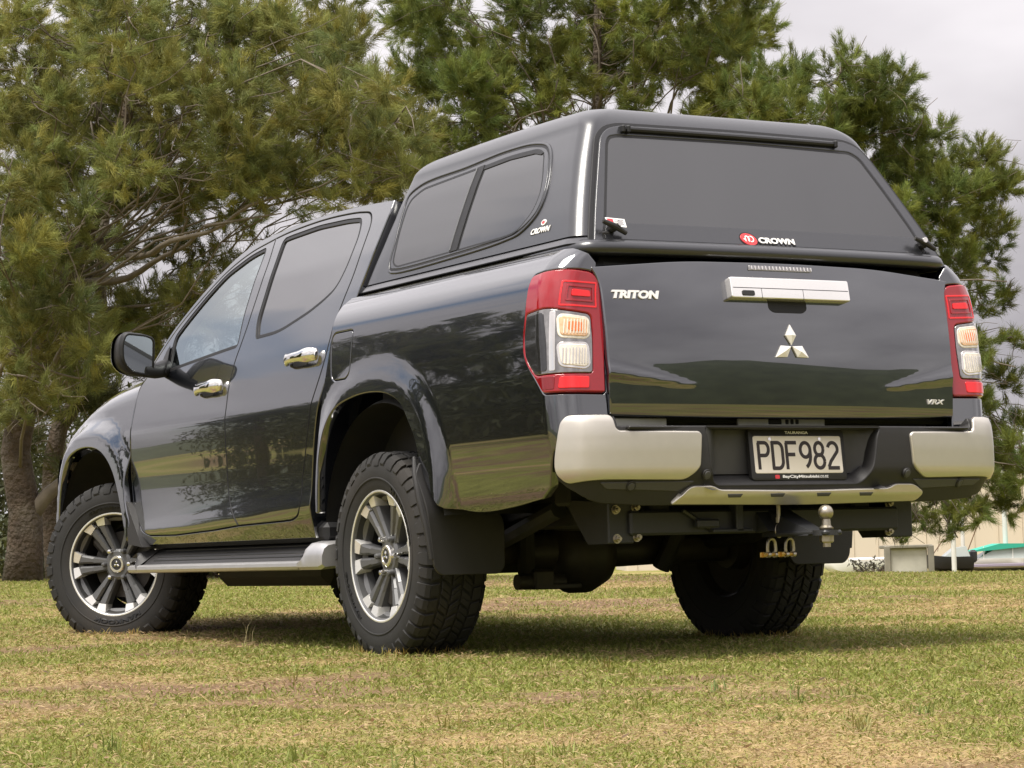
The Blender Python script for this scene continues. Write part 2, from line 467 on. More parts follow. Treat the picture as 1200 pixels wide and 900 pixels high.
def _tab(pts,sig=.012,lo=.3,hi=2.0):
    xs=np.array([p[0] for p in pts],float);ys=np.array([p[1] for p in pts],float)
    g=np.arange(lo,hi,.002)
    # linear extrapolation at the ends, then smoothing so reflections flow
    v=np.interp(g,xs,ys)
    s0=(ys[1]-ys[0])/(xs[1]-xs[0]);s1=(ys[-1]-ys[-2])/(xs[-1]-xs[-2])
    v=np.where(g<xs[0],ys[0]+s0*(g-xs[0]),v);v=np.where(g>xs[-1],ys[-1]+s1*(g-xs[-1]),v)
    k=np.arange(-60,61)*.002;w=np.exp(-.5*(k/sig)**2);w/=w.sum()
    v=np.convolve(np.pad(v,60,mode='edge'),w,'valid')
    return g,v
def ev(t,z): return np.interp(z,t[0],t[1])
def sst(a,b,x):
    t=np.clip((x-a)/(b-a),0,1);return t*t*(3-2*t)
DOOR=_tab([(.40,.85),(.46,.868),(.505,.887),(.545,.8945),(.60,.8885),(.65,.8865),(.70,.8865),(.76,.8890),(.84,.8945),(.90,.8980),(.965,.9000),(1.0,.893),(1.05,.882),(1.12,.866),(1.20,.845),(1.28,.82),(1.40,.782),(1.55,.728),(1.68,.675),(1.78,.63)])
BOX=_tab([(.45,.845),(.55,.872),(.65,.888),(.75,.8965),(.85,.901),(.95,.903),(1.05,.902),(1.12,.899),(1.20,.893),(1.25,.884),(1.29,.868),(1.32,.848),(1.345,.822),(1.375,.775)])
CAN=_tab([(1.33,.785),(1.40,.764),(1.5,.729),(1.6,.690),(1.7,.648),(1.8,.60),(1.9,.545)])
def arch_d(x,z,cx,rx,rz,z0=.50):
    # distance outside the wheel-arch lip (metres, negative inside the opening)
    zz=np.maximum(z-z0,0);r=((np.abs(x-cx)/rx)**2.35+(zz/rz)**2.35)**(1/2.35)
    return (r-1)*.45
def y_cab(x,z):
    x=np.asarray(x,float);z=np.asarray(z,float)
    w=np.exp(-((z-.57)/.09)**2)
    b=ev(DOOR,z+.045*(x-1.3)*w)-.010*((x-1.4)/1.0)**2
    return b
def y_fender(x,z):
    x=np.asarray(x,float);z=np.asarray(z,float)
    b=ev(DOOR,np.minimum(z,1.25))-.010*((x-1.4)/1.0)**2-.05*sst(2.9,3.9,x)-.06*sst(3.5,4.0,x)
    d=arch_d(x,z,3.0,.475,.43)
    w=1-sst(.045,.15,d)
    fl=.918-.07*sst(3.15,3.9,x)-.02*sst(.9,1.1,z)
    return b+(np.maximum(fl,b)-b)*w
def y_box(x,z):
    x=np.asarray(x,float);z=np.asarray(z,float)
    b=ev(BOX,z)
    d=arch_d(x,z,-.04,.44,.47)
    w=1-sst(.04,.15,d)
    fl=.921-.012*sst(.95,1.15,z)
    return b+(np.maximum(fl,b)-b)*w
XR=.09
def x_rear(z): return -1.315-.085*(1.3-np.asarray(z,float))
def box_surf(u,z):
    u=np.asarray(u,float);z=np.asarray(z,float)
    xr=x_rear(z);xc=xr+XR;s=u+xc
    Y=y_box(np.maximum(-u,xc),z)
    a=np.clip(s,0,XR*math.pi/2)/XR
    x=np.where(s<0,-u,xc-XR*np.sin(a));y=np.where(s<0,Y,Y-XR+XR*np.cos(a))
    e=np.maximum(s-XR*math.pi/2,0)
    return np.stack([x,y-e,z],-1)
def tail_surf(y,z):
    y=np.asarray(y,float);z=np.asarray(z,float)
    x=x_rear(z)-.002-.040*(1-(np.abs(y)/.75)**2.2)-.020*(1-((z-1.05)/.26)**2)
    # spear shaped crease at each lower corner: a ledge facing up that fades towards the middle
    a=np.abs(y);t=np.clip((a-.33)/.38,0,1)
    zc=.897+.052*t;h=.005+.026*t
    q=(z-zc)/h
    led=np.where(q>0,np.exp(-(q/.9)**2),np.exp(-(q/.55)**2))
    return np.stack([x-.0062*t**.8*led*sst(.33,.45,a),y,z],-1)
def x_can(z): return -1.268+.47*(np.asarray(z,float)-1.40)
def can_rear(y,z):
    y=np.asarray(y,float);z=np.asarray(z,float)
    return np.stack([x_can(z)-.02*(1-(np.abs(y)/.75)**2),y,z],-1)
def can_side(x,z):
    x=np.asarray(x,float);z=np.asarray(z,float)
    return np.stack([x,ev(CAN,z),z],-1)
_bp=np.array([(-1.478,0),(-1.476,.25),(-1.468,.45),(-1.455,.61),(-1.436,.74),(-1.418,.815),(-1.395,.855),(-1.33,.893),(-1.25,.918),(-1.15,.93),(-1.0,.932),(-.9,.932)])
def _dense(p,n=400):
    # centripetal-ish smoothing by repeated corner cutting
    q=p.copy()
    for _ in range(4):
        a=.75*q[:-1]+.25*q[1:];b=.25*q[:-1]+.75*q[1:]
        m=np.empty((2*len(a),2));m[0::2]=a;m[1::2]=b
        q=np.vstack([q[:1],m,q[-1:]])
    return q
_bq=_dense(_bp);_bs=np.r_[0,np.cumsum(np.linalg.norm(np.diff(_bq,axis=0),axis=1))]
BP=[(.50,.075),(.54,.05),(.58,.026),(.612,.004),(.63,0),(.70,.0),(.75,.002),(.785,.006),(.80,.012),(.82,.03)]
BPT=_tab(BP,.006)
def bump_surf(s,z,extra=0.):
    s=np.asarray(s,float);z=np.asarray(z,float)
    sg=np.sign(s)+(s==0);a=np.abs(s)
    x=np.interp(a,_bs,_bq[:,0]);y=np.interp(a,_bs,_bq[:,1])
    dx=np.interp(a+.01,_bs,_bq[:,0])-np.interp(a-.01,_bs,_bq[:,0]);dy=np.interp(a+.01,_bs,_bq[:,1])-np.interp(np.maximum(a-.01,0),_bs,_bq[:,1])
    L=np.hypot(dx,dy)+1e-9;nx=-dy/L;ny=dx/L
    p=ev(BPT,z)+extra
    return np.stack([x-nx*p,(y-ny*p)*sg,z],-1)
# ------------------------------------------------------------------ the pickup
TRUCK = thing('pickup_truck', 'dark graphite double-cab pickup truck with a black canopy, parked on the grass', 'pickup truck')
UPOUT = lambda P: np.stack([np.zeros(len(P)), np.ones(len(P)), np.full(len(P), .15)], 1)
def cab_s(x, z): return np.stack([np.asarray(x, float), y_cab(x, z), np.asarray(z, float)], -1)
def fen_s(x, z): return np.stack([np.asarray(x, float), y_fender(x, z), np.asarray(z, float)], -1)
BOXOUT = lambda P: np.stack([np.where(P[:, 0] < -1.18, -.6, 0), np.where(P[:, 0] < -1.28, .2, 1), np.full(len(P), .1)], 1)
REAROUT = np.array([-1, 0, .1])

door_front_edge = [(2.42, 1.212), (2.475, 1.17), (2.484, 1.073), (2.482, .945), (2.491, .858), (2.503, .763), (2.490, .65), (2.44, .575), (2.365, .517), (2.28, .494)]
door_bottom = [(2.28, .494), (1.975, .490), (1.537, .502), (1.262, .515)]
rdoor_bottom = [(1.262, .515), (.824, .523), (.735, .529), (.682, .55), (.657, .60), (.646, .689)]
divider = [(1.262, .515), (1.345, .607), (1.369, .68), (1.368, .813), (1.362, .986), (1.378, 1.098), (1.372, 1.21), (1.358, 1.272), (1.341, 1.359), (1.333, 1.503), (1.335, 1.641), (1.353, 1.727)]
door_top = [(1.353, 1.727), (1.588, 1.693), (1.792, 1.633), (1.984, 1.537), (2.139, 1.452), (2.235, 1.385), (2.38, 1.262), (2.42, 1.212)]
rdoor_top = [(1.353, 1.727), (1.232, 1.738), (.955, 1.748), (.746, 1.745), (.54, 1.731), (.46, 1.715), (.422, 1.675), (.416, 1.59), (.424, 1.457), (.452, 1.349), (.474, 1.27), (.474, 1.216), (.483, 1.121), (.505, 1.043), (.53, .971), (.563, .884), (.608, .777), (.646, .689)]
FD = np.vstack([cr(door_front_edge), lin(door_bottom, False), cr(divider), cr(door_top)])
FD = FD[np.r_[True, np.linalg.norm(np.diff(FD, axis=0), axis=1) > 1e-4]]
RD = np.vstack([cr(divider)[::-1], lin(rdoor_bottom[:2], False), cr(rdoor_bottom[1:]), cr(rdoor_top[::-1])])
RD = RD[np.r_[True, np.linalg.norm(np.diff(RD, axis=0), axis=1) > 1e-4]]
DOORS = np.vstack([cr(door_front_edge), lin(door_bottom, False), lin(rdoor_bottom[:2], False), cr(rdoor_bottom[1:]), cr(rdoor_top[::-1]), cr(door_top)])
DOORS = DOORS[np.r_[True, np.linalg.norm(np.diff(DOORS, axis=0), axis=1) > 1e-4]]
fglass = rnd([(1.425, 1.681), (1.560, 1.665), (1.776, 1.608), (1.921, 1.532), (2.067, 1.445), (2.170, 1.375), (2.165, 1.30), (2.145, 1.237), (1.64, 1.268), (1.405, 1.281), (1.425, 1.401), (1.43, 1.53)], [.015, .06, .06, .08, .08, .02, .03, .02, .1, .012, .06, .06])
rglass = rnd([(1.245, 1.700), (1.186, 1.704), (.92, 1.712), (.65, 1.702), (.525, 1.690), (.505, 1.627), (.515, 1.521), (.556, 1.435), (.636, 1.398), (.743, 1.362), (.995, 1.305), (1.204, 1.300), (1.235, 1.36)], [.012, .03, .05, .05, .03, .03, .05, .04, .03, .05, .08, .012, .03])

cab_outer = np.vstack([lin([(.585, .452), (2.52, .452), (2.50, .52), (2.44, .552)], False), cr([(2.44, .57), (2.49, .65), (2.503, .763), (2.482, .945), (2.484, 1.1), (2.46, 1.19), (2.40, 1.262), (2.255, 1.400), (2.139, 1.480), (1.984, 1.570), (1.792, 1.668), (1.588, 1.730), (1.30, 1.757), (.95, 1.770), (.60, 1.764), (.288, 1.746)]),
                       cr([(.284, 1.70), (.304, 1.55), (.338, 1.37), (.386, 1.20), (.425, 1.108), (.462, .987), (.498, .894), (.532, .801), (.558, .70), (.572, .60), (.58, .50)])])
def door(nm, ol, gl, sgn, front):
    d = panel(nm, ol, cab_s, PAINT, TRUCK, UPOUT, sgn, step=.026, holes=[grow(gl, .015)], gap=.0026, thick=.022, bevel=.0028, rim_mat=JAMB)
    panel('window_seal', grow(gl, .0155), cab_s, SEAL, d, UPOUT, sgn, step=.05, holes=[gl], thick=.02, bevel=.002, off=-.002)
    panel('window', grow(gl, .006), cab_s, FGLASS if front else GLASS, d, UPOUT, sgn, step=.05, thick=.004, bevel=.001, off=-.0075)
    # trim line along the belt, grab handle with its cup
    x0, x1, zc = (1.695, 1.445, 1.107) if front else (.800, .545, 1.163)
    cup = rnd([(x0-.03, zc-.034), (x0-.03, zc+.030), (x1+.075, zc+.030), (x1+.075, zc-.034)], .03)
    panel('handle_cup', cup, cab_s, JAMB, d, UPOUT, sgn, step=.02, thick=.004, bevel=.002, off=.0012)
    h = MB(); n = 22; path = []; rad = []
    for i in range(n):
        t = i/(n-1); x = x0+(x1-x0)*t
        o = .012+.034*math.sin(PI*min(1, max(0, t*1.02)))**.55
        zz = zc+.006*(t-.5)
        path.append((x, float(y_cab(x, zz))+o, zz)); rad.append(.0125+.0065*math.exp(-((t-.86)/.16)**2)+.004*math.exp(-((t-.08)/.1)**2))
    # flattened section, taller than deep
    V = []; F = []; k = 14
    for i, (p, r) in enumerate(zip(path, rad)):
        for j in range(k):
            a = 2*PI*j/k; V.append((p[0], p[1]+.72*r*math.cos(a), p[2]+1.55*r*math.sin(a)))
    for i in range(n-1):
        for j in range(k): F.append((i*k+j, i*k+(j+1) % k, (i+1)*k+(j+1) % k, (i+1)*k+j))
    F += [tuple(range(k)), tuple(range((n-1)*k, n*k))]
    V = [(a, b*sgn, c) for a, b, c in V]
    h.add(V, F); hh = h.build('handle', CHROME, d, sharp=60)
    return d
for sgn in (1, -1):
    door('front_door', FD, fglass, sgn, True)
    door('rear_door', RD, rglass, sgn, False)
    panel('cab_side', cab_outer, cab_s, PAINT, TRUCK, UPOUT, sgn, step=.035, holes=[grow(DOORS, .001)], thick=.05, bevel=.0035)
    # dark jamb behind the doors, pierced by the windows
    panel('door_jamb', grow(DOORS, .03), cab_s, JAMB, TRUCK, UPOUT, sgn, step=.06, holes=[grow(fglass, .02), grow(rglass, .02)], thick=.03, bevel=.001, off=-.03)

# roof and windscreen on the two roof rails
rail = cr([(.30, 1.746), (.60, 1.764), (.95, 1.770), (1.30, 1.757), (1.588, 1.730), (1.792, 1.668), (1.984, 1.570), (2.139, 1.480), (2.255, 1.400), (2.40, 1.262)], False, .03)
def roof_grid(pts, bulge, hgt, nt=33):
    P = []
    for (x, z), b, h in zip(pts, bulge, hgt):
        y = float(y_cab(x, z))-.002; row = []
        for t in np.linspace(-1, 1, nt):
            row.append((x+b*(1-t*t), y*t, z-.001+h*(1-abs(t)**2.6)))
        P.append(row)
    return np.array(P)
xr_ = rail[:, 0]
sR = rail[xr_ < 1.72]; sW = rail[xr_ >= 1.69]
grid('roof', roof_grid(sR, .10*sst(1.3, 1.72, sR[:, 0])+.0-.06*(1-sst(.33, .6, sR[:, 0])), .045*np.ones(len(sR))), PAINT, TRUCK, flip=False)
grid('windscreen', roof_grid(sW, .10+.16*sst(1.7, 2.35, sW[:, 0]), .045*(1-sst(1.7, 2.2, sW[:, 0]))+.0), WGLASS, TRUCK)
# back wall of the cab
bw = MB(); b0 = cr([(.585, .46), (.56, .70), (.50, .894), (.43, 1.108), (.38, 1.37), (.35, 1.55), (.335, 1.745)], False, .05)
P = []
for x, z in b0:
    y = float(y_cab(x, z))-.02
    P.append([(x-.02*(1-t**4), y*t, z+.03*(1-abs(t)**2.6)*float(sst(1.5, 1.75, z))) for t in np.linspace(-1, 1, 21)])
grid('cab_back', np.array(P), PAINT, TRUCK)
rw = panel('rear_window', rnd([(-.55, 1.36), (.55, 1.36), (.50, 1.66), (-.50, 1.66)], .04), lambda y, z: np.stack([np.interp(z, b0[:, 1], b0[:, 0])-.026-.0*y, y, z], -1), GLASS, TRUCK, REAROUT, step=.08)

# bonnet, front fenders and the front end
hood_e = cr([(2.40, 1.235), (2.55, 1.215), (2.85, 1.188), (3.12, 1.148), (3.33, 1.100), (3.50, 1.045), (3.62, .985)], False, .04)
P = []
for x, z in hood_e:
    y = float(y_fender(x, z-.02))-.055
    P.append([(x+(.20*(1-t*t) if x > 3.3 else .20*(1-t*t)*max(0, (x-2.4)/.9)), y*t, z+.045*(1-abs(t)**2.4)+.012*math.exp(-((abs(t)-.62)/.10)**2)) for t in np.linspace(-1, 1, 31)])
grid('bonnet', np.array(P), PAINT, TRUCK)
arch_f = [(3.46, .50), (3.462, .60), (3.43, .715), (3.375, .80), (3.28, .875), (3.15, .915), (2.99, .925), (2.83, .903), (2.72, .853), (2.64, .785), (2.585, .70), (2.525, .57), (2.49, .485)]
fen_out = np.vstack([cr([(2.445, .555), (2.495, .65), (2.508, .763), (2.487, .945), (2.489, 1.1), (2.462, 1.19), (2.42, 1.232)]), cr([(2.55, 1.208), (2.85, 1.180), (3.12, 1.140), (3.33, 1.092), (3.50, 1.038), (3.60, .98)]),
                     lin([(3.66, .93), (3.70, .80), (3.70, .52), (3.48, .50)], False), cr(arch_f), lin([(2.48, .475), (2.455, .50)], False)])
def ftop(x, z):  # the fender turns over into the bonnet along its top edge
    x = np.asarray(x, float); z = np.asarray(z, float)
    zt = np.interp(x, hood_e[:, 0], hood_e[:, 1]); e = np.clip((z-(zt-.11))/.11, 0, 1.05)
    return np.stack([x, y_fender(x, z)-.055*e**3, z], -1)
ax_z = .375
for sgn in (1, -1):
    panel('front_fender', fen_out, ftop, PAINT, TRUCK, UPOUT, sgn, step=.026, thick=.03, bevel=.006)
    hl = MB(); hl.hull([(3.60, sgn*.80, .98), (3.74, sgn*.60, .97), (3.84, sgn*.50, .90), (3.70, sgn*.80, .84), (3.80, sgn*.56, .82), (3.58, sgn*.79, .88), (3.5, sgn*.6, .9)])
    hl.build('headlight', CLEARL, TRUCK)
    # liners of the wheel arches
    for cx, zz, rx in ((3.0, .42, .50), (-.05, .45, .50)):
        lm = MB(); prof = [(.52, .15), (.52, rx-.02), (.55, rx), (.86, rx), (.885, rx-.015)]
        lm.lathe(prof, (cx, 0, zz), 40, 0, .04*PI, .96*PI)
        lm.v = [(a, b*sgn, c) for a, b, c in lm.v]; lm.build('wheel_arch_liner', DARK, TRUCK)
fb = MB()
sec = [(3.60, .850, .78), (3.70, .815, .8), (3.79, .72, .82), (3.85, .50, .86), (3.89, .0, .88)]
P = []
for zz, off in ((.90, -.05), (.80, -.01), (.62, .0), (.50, -.02), (.44, -.08)):
    P.append([(x+off, y*s_, zz) for s_, arr in ((-1, sec), (1, sec[-2::-1])) for (x, y, z_) in arr])
grid('front_bumper', np.array(P), PAINT, TRUCK)
g = MB(); g.box((3.80, 0, .86), (.06, .98, .20), .02)
for i in range(4): g.box((3.835, 0, .79+.05*i), (.03, .96, .02), .006)
g.build('grille', CHROME, TRUCK)

# ---- cargo bed
arch_r = [(.425, .545), (.418, .66), (.410, .755), (.372, .85), (.275, .928), (.11, .966), (-.07, .972), (-.195, .953), (-.282, .913), (-.338, .848), (-.386, .782), (-.418, .70), (-.47, .62), (-.535, .545)]
bed_out = np.vstack([cr([(-.362, 1.372), (-.345, 1.26), (-.345, 1.19), (-.368, 1.10), (-.405, .99), (-.435, .88), (-.452, .75), (-.458, .60), (-.45, .545)]),
                     cr([(-a, b) for a, b in arch_r]), cr([(.56, .532), (.74, .512), (.95, .52), (1.19, .545)]), lin([(1.25, .58), (1.30, .70), (1.515, .70)], False),
                     lin([(1.505, .82), (1.497, 1.0), (1.485, 1.15), (1.462, 1.245), (1.412, 1.315)], False), lin([(1.355, 1.345), (1.275, 1.368), (1.05, 1.372)], False)])
lamp_o = rnd([(1.177, 1.278), (1.166, 1.24), (1.161, 1.177), (1.150, 1.077), (1.148, 1.018), (1.183, .974), (1.227, .93), (1.267, .885), (1.493, .884), (1.489, 1.065), (1.474, 1.207), (1.452, 1.252), (1.412, 1.280), (1.33, 1.288), (1.256, 1.286)],
             [.02, .03, .05, .05, .03, .02, .02, .012, .008, .05, .04, .025, .03, .03, .03], .01)
fuel_o = rnd([(-.150, 1.222), (-.315, 1.222), (-.330, 1.18), (-.322, 1.06), (-.300, 1.045), (-.19, 1.045), (-.165, 1.06)], [.02, .02, .03, .02, .02, .025, .02])
for sgn in (1, -1):
    bs = panel('bed_side', bed_out, box_surf, PAINT, TRUCK, BOXOUT, sgn, step=.022, holes=[grow(lamp_o, .003)]+([grow(fuel_o, .0025)] if sgn > 0 else []), thick=.03, bevel=.006)
    if sgn > 0:
        fl = panel('fuel_flap', fuel_o, box_surf, PAINT, bs, BOXOUT, sgn, step=.02, thick=.01, bevel=.003)
        panel('flap_recess', grow(fuel_o, .01), box_surf, JAMB, bs, BOXOUT, sgn, step=.05, thick=.004, bevel=.001, off=-.012)
    # tail lamp
    tl = empty('tail_lamp', TRUCK)
    panel('lamp_housing', grow(lamp_o, .004), box_surf, JAMB, tl, BOXOUT, sgn, step=.03, thick=.03, bevel=.002, off=-.012)
    cl = rnd([(1.172, 1.150), (1.282, 1.160), (1.349, 1.149), (1.431, 1.139), (1.443, 1.051), (1.445, .948), (1.342, .947), (1.228, .945), (1.166, 1.005), (1.160, 1.078)], [.01, .02, .01, .02, .02, .012, .01, .02, .03, .02], .01)
    panel('red_lens', lamp_o, box_surf, REDL, tl, BOXOUT, sgn, step=.015, holes=[grow(cl, .001)], thick=.03, bevel=.006, off=.007)
    panel('clear_lens', cl, box_surf, CLEARL, tl, BOXOUT, sgn, step=.015, thick=.02, bevel=.003, off=.0065)
    panel('smoked_side_lens', rnd([(1.178, 1.142), (1.27, 1.148), (1.285, 1.05), (1.290, .955), (1.235, .955), (1.172, 1.008), (1.166, 1.08)], .012, .01), box_surf, DKCLEAR, tl, BOXOUT, sgn, step=.015, thick=.004, bevel=.001, off=.0085)
    panel('chrome_strip', rnd([(1.292, 1.150), (1.312, 1.150), (1.318, .955), (1.298, .955)], .006, .01), box_surf, SATIN, tl, BOXOUT, sgn, step=.015, thick=.004, bevel=.001, off=.0085)
    for nm, q, m_ in (('indicator_lens', [(1.322, 1.133), (1.419, 1.122), (1.424, 1.073), (1.412, 1.065), (1.330, 1.069)], AMBER), ('reversing_lens', [(1.326, 1.040), (1.420, 1.040), (1.428, .975), (1.413, .966), (1.336, .974)], WHITEL)):
        o_ = rnd(q, .014, .008)
        panel('lens_surround', grow(o_, .008), box_surf, WHITEL if m_ is AMBER else SATIN, tl, BOXOUT, sgn, step=.02, thick=.005, bevel=.002, off=.0095)
        panel(nm, o_, box_surf, m_, tl, BOXOUT, sgn, step=.02, thick=.005, bevel=.003, off=.013)
        qz = np.array(q)[:, 1]; zt, zb_ = qz.max()-.012, qz.min()+.010
        if m_ is AMBER:
            panel('bulb_patch', rnd([(1.350, zt-.006), (1.402, zt-.010), (1.402, zb_+.006), (1.352, zb_+.008)], .012, .01), box_surf, ORANGE, tl, BOXOUT, sgn, step=.03, thick=.002, bevel=.0008, off=.0138)  # plain orange patch in the middle of the indicator lens, not emissive
        for i_ in range(9):
            u_ = 1.338+.0098*i_
            panel('lens_rib', lin([(u_, zt), (u_+.0035, zt), (u_+.0035, zb_), (u_, zb_)], True, .02), box_surf, WHITEL if m_ is AMBER else SATIN, tl, BOXOUT, sgn, step=.05, thick=.002, bevel=.0007, off=.0150)
    panel('reflector', rnd([(1.333, .936), (1.431, .936), (1.429, .897), (1.327, .897)], .008, .008), box_surf, REDB, tl, BOXOUT, sgn, step=.02, thick=.004, bevel=.002, off=.010)
    panel('dark_red_strip', rnd([(1.232, .938), (1.318, .938), (1.315, .895), (1.272, .895)], .006, .008), box_surf, REDD, tl, BOXOUT, sgn, step=.02, thick=.004, bevel=.002, off=.0085)
    for g_ in (.0, .018, .036):
        q = np.array([(1.318+g_, 1.250-g_*.8), (1.440-g_*.6, 1.245-g_*.8), (1.452-g_*.8, 1.160+g_), (1.318+g_, 1.166+g_*.9)])
        panel('stop_light_ring', rnd(q, .006, .008), box_surf, REDB if g_ != .018 else REDL, tl, BOXOUT, sgn, step=.02, holes=[grow(rnd(q, .006, .008), -.006)] if g_ < .03 else [], thick=.004, bevel=.001, off=.009+g_*.06)
bed = MB()
bed.box((-.46, 0, .98), (1.62, 1.36, .72), .02)
bed.box((-.46, 0, .60), (1.60, 1.0, .10), .01)
bed.build('cargo_bed', DARK, TRUCK)
bk = MB(); bk.box((-1.275, 0, 1.05), (.05, 1.46, .52), .01); bk.build('tailgate_backing', JAMB, TRUCK)

# ---- tailgate
tg_o = rnd([(.752, 1.305), (.724, 1.245), (.722, 1.05), (.720, .883), (.718, .803), (.40, .795), (0, .793), (-.40, .795), (-.718, .803), (-.720, .883), (-.722, 1.05), (-.724, 1.245), (-.752, 1.305), (-.40, 1.335), (0, 1.34), (.40, 1.335)],
           [.02, .06, .05, .03, .015, .1, .1, .1, .015, .03, .05, .06, .02, .1, .1, .1])
TG = panel('tailgate', tg_o, tail_surf, PAINT, TRUCK, REAROUT, 1, step=.0105, gap=.005, thick=.03, bevel=.007)
h_o = rnd([(.245, 1.268), (-.245, 1.268), (-.245, 1.197), (.245, 1.197)], .008)
panel('handle_bar', h_o, tail_surf, HANDLE, TG, REAROUT, 1, step=.03, thick=.04, bevel=.004, off=.032)
panel('handle_seam', rnd([(.238, 1.232), (-.238, 1.232), (-.238, 1.2295), (.238, 1.2295)], .001), tail_surf, JAMB, TG, REAROUT, 1, step=.05, thick=.002, bevel=.0005, off=.0325)
for yy in (.125, -.045):
    panel('handle_seam', rnd([(yy+.001, 1.230), (yy-.001, 1.230), (yy-.001, 1.198), (yy+.001, 1.198)], .0005), tail_surf, JAMB, TG, REAROUT, 1, step=.05, thick=.002, bevel=.0004, off=.0325)
panel('camera_lens', rnd([(.205, 1.222), (.155, 1.222), (.155, 1.204), (.205, 1.204)], .007, .006), tail_surf, PLASTIC, TG, REAROUT, 1, step=.05, thick=.004, bevel=.002, off=.036)
panel('handle_recess', rnd([(.085, 1.205), (-.075, 1.205), (-.075, 1.170), (-.055, 1.157), (.066, 1.157), (.085, 1.170)], .01), tail_surf, JAMB, TG, REAROUT, 1, step=.05, thick=.003, bevel=.001, off=.0012)
panel('brake_light', rnd([(.142, 1.318), (-.120, 1.318), (-.117, 1.302), (.145, 1.302)], .004), tail_surf, CLEARL, TG, REAROUT, 1, step=.05, thick=.006, bevel=.002, off=.006)
for i in range(18):
    yy = .135-.0145*i
    panel('led_rib', lin([(yy, 1.316), (yy-.004, 1.316), (yy-.004, 1.304), (yy, 1.304)], True, .02), tail_surf, SATIN, TG, REAROUT, 1, step=.05, thick=.002, bevel=.0006, off=.0085)
# three-diamond emblem with ridged faces
em = MB()
ec = np.array([.009, 1.0445]); Ls, Ws = .0405, .0222
for a in (90, 210, 330):
    d = np.array([math.cos(R_(a)), math.sin(R_(a))]); p = np.array([-d[1], d[0]])
    q = [ec+d*.003, ec+d*(Ls*.92)+p*Ws, ec+d*(2*Ls-.003+.0), ec+d*(Ls*.92)-p*Ws]
    if a == 90: q = [ec+d*.003, ec+d*.036+p*.0215, ec+d*.073, ec+d*.036-p*.0215]
    V = []
    for z_, k in ((.0, 1.0), (.006, 1.0), (.013, .0)):
        for (yy, zv) in q: V.append((yy, zv, z_, k))
    cen = sum(q)/4
    W = []
    for (yy, zv, z_, k) in V[:8]:
        s_ = tail_surf(np.array([yy]), np.array([zv]))[0]; W.append((s_[0]-.001-z_, s_[1], s_[2]))
    for t_ in (.0, 1.0):
        yy, zv = q[0]*(1-t_)+q[2]*t_ if t_ in (0., 1.) else cen
    s_ = tail_surf(np.array([cen[0]]), np.array([cen[1]]))[0]; W.append((s_[0]-.014, s_[1], s_[2]))
    F = [(0, 1, 5, 4), (1, 2, 6, 5), (2, 3, 7, 6), (3, 0, 4, 7), (4, 5, 8), (5, 6, 8), (6, 7, 8), (7, 4, 8)]
    em.add(W, F)
em.build('emblem', BADGE, TG, smooth=False)
def badge(name, s, m, parent, surf, u, v, wd, ht, outw, udir, extr=.004, shear=0., bold=0., spacing=1., off=0.):
    V, F = text_fit(s, wd, ht, extr, shear, bold, spacing)
    V = V+[0, 0, off]
    return mk(name, on_surf(V, surf, u, v, outw, udir), F, m, parent, smooth=False)
badge('model_badge', 'TRITON', BADGE, TG, tail_surf, .595, 1.206, .174, .028, REAROUT, -1, .006, .22, .05)
badge('trim_badge', 'VRX', BADGE, TG, tail_surf, -.622, .862, .082, .017, REAROUT, -1, .005, .3, .02)

# ---- rear bumper
def bump_n(P): return np.stack([P[:, 0]+.9, P[:, 1]*.9, np.zeros(len(P))], 1)
BMP = empty('rear_bumper', TRUCK)
lo = [(.955, .60), (.93, .575), (.875, .545), (.78, .522), (.62, .512), (0, .506)]
lo2 = [(a, b) for a, b in lo]+[(-a, b) for a, b in lo[-2::-1]]
recess = rnd([(.385, .585), (-.385, .585), (-.42, .62), (-.46, .72), (-.50, .79), (.43, .79), (.40, .745), (.395, .66)], [.04, .05, .04, .06, .01, .01, .02, .03])
top = [(-.956, .62), (-.953, .68), (-.930, .79), (-.73, .806), (-.73, .772), (.73, .772), (.735, .806), (.930, .79), (.953, .68), (.956, .62)]
bo = np.vstack([lin(top, False), lin(lo2, False)])
rec_o = rnd([(.372, .578), (-.235, .578), (-.268, .64), (-.285, .735), (-.30, .766), (.41, .766), (.402, .745), (.395, .65)], [.03, .05, .06, .05, .01, .01, .02, .03])
panel('bumper_shell', bo, lambda s, z: bump_surf(s, z), PLASTIC, BMP, bump_n, 1, step=.022, holes=[rec_o], thick=.06, bevel=.006)
sil = rnd([(.91, .806), (.748, .806), (.738, .764), (.728, .756), (.440, .753), (.428, .742), (.437, .639), (.455, .620), (.493, .597), (.807, .601), (.915, .590), (.945, .619), (.952, .645), (.950, .675), (.940, .731), (.930, .785)], [.02, .02, .012, .012, .02, .015, .025, .025, .03, .06, .02, .02, .02, .05, .05, .03], .01)
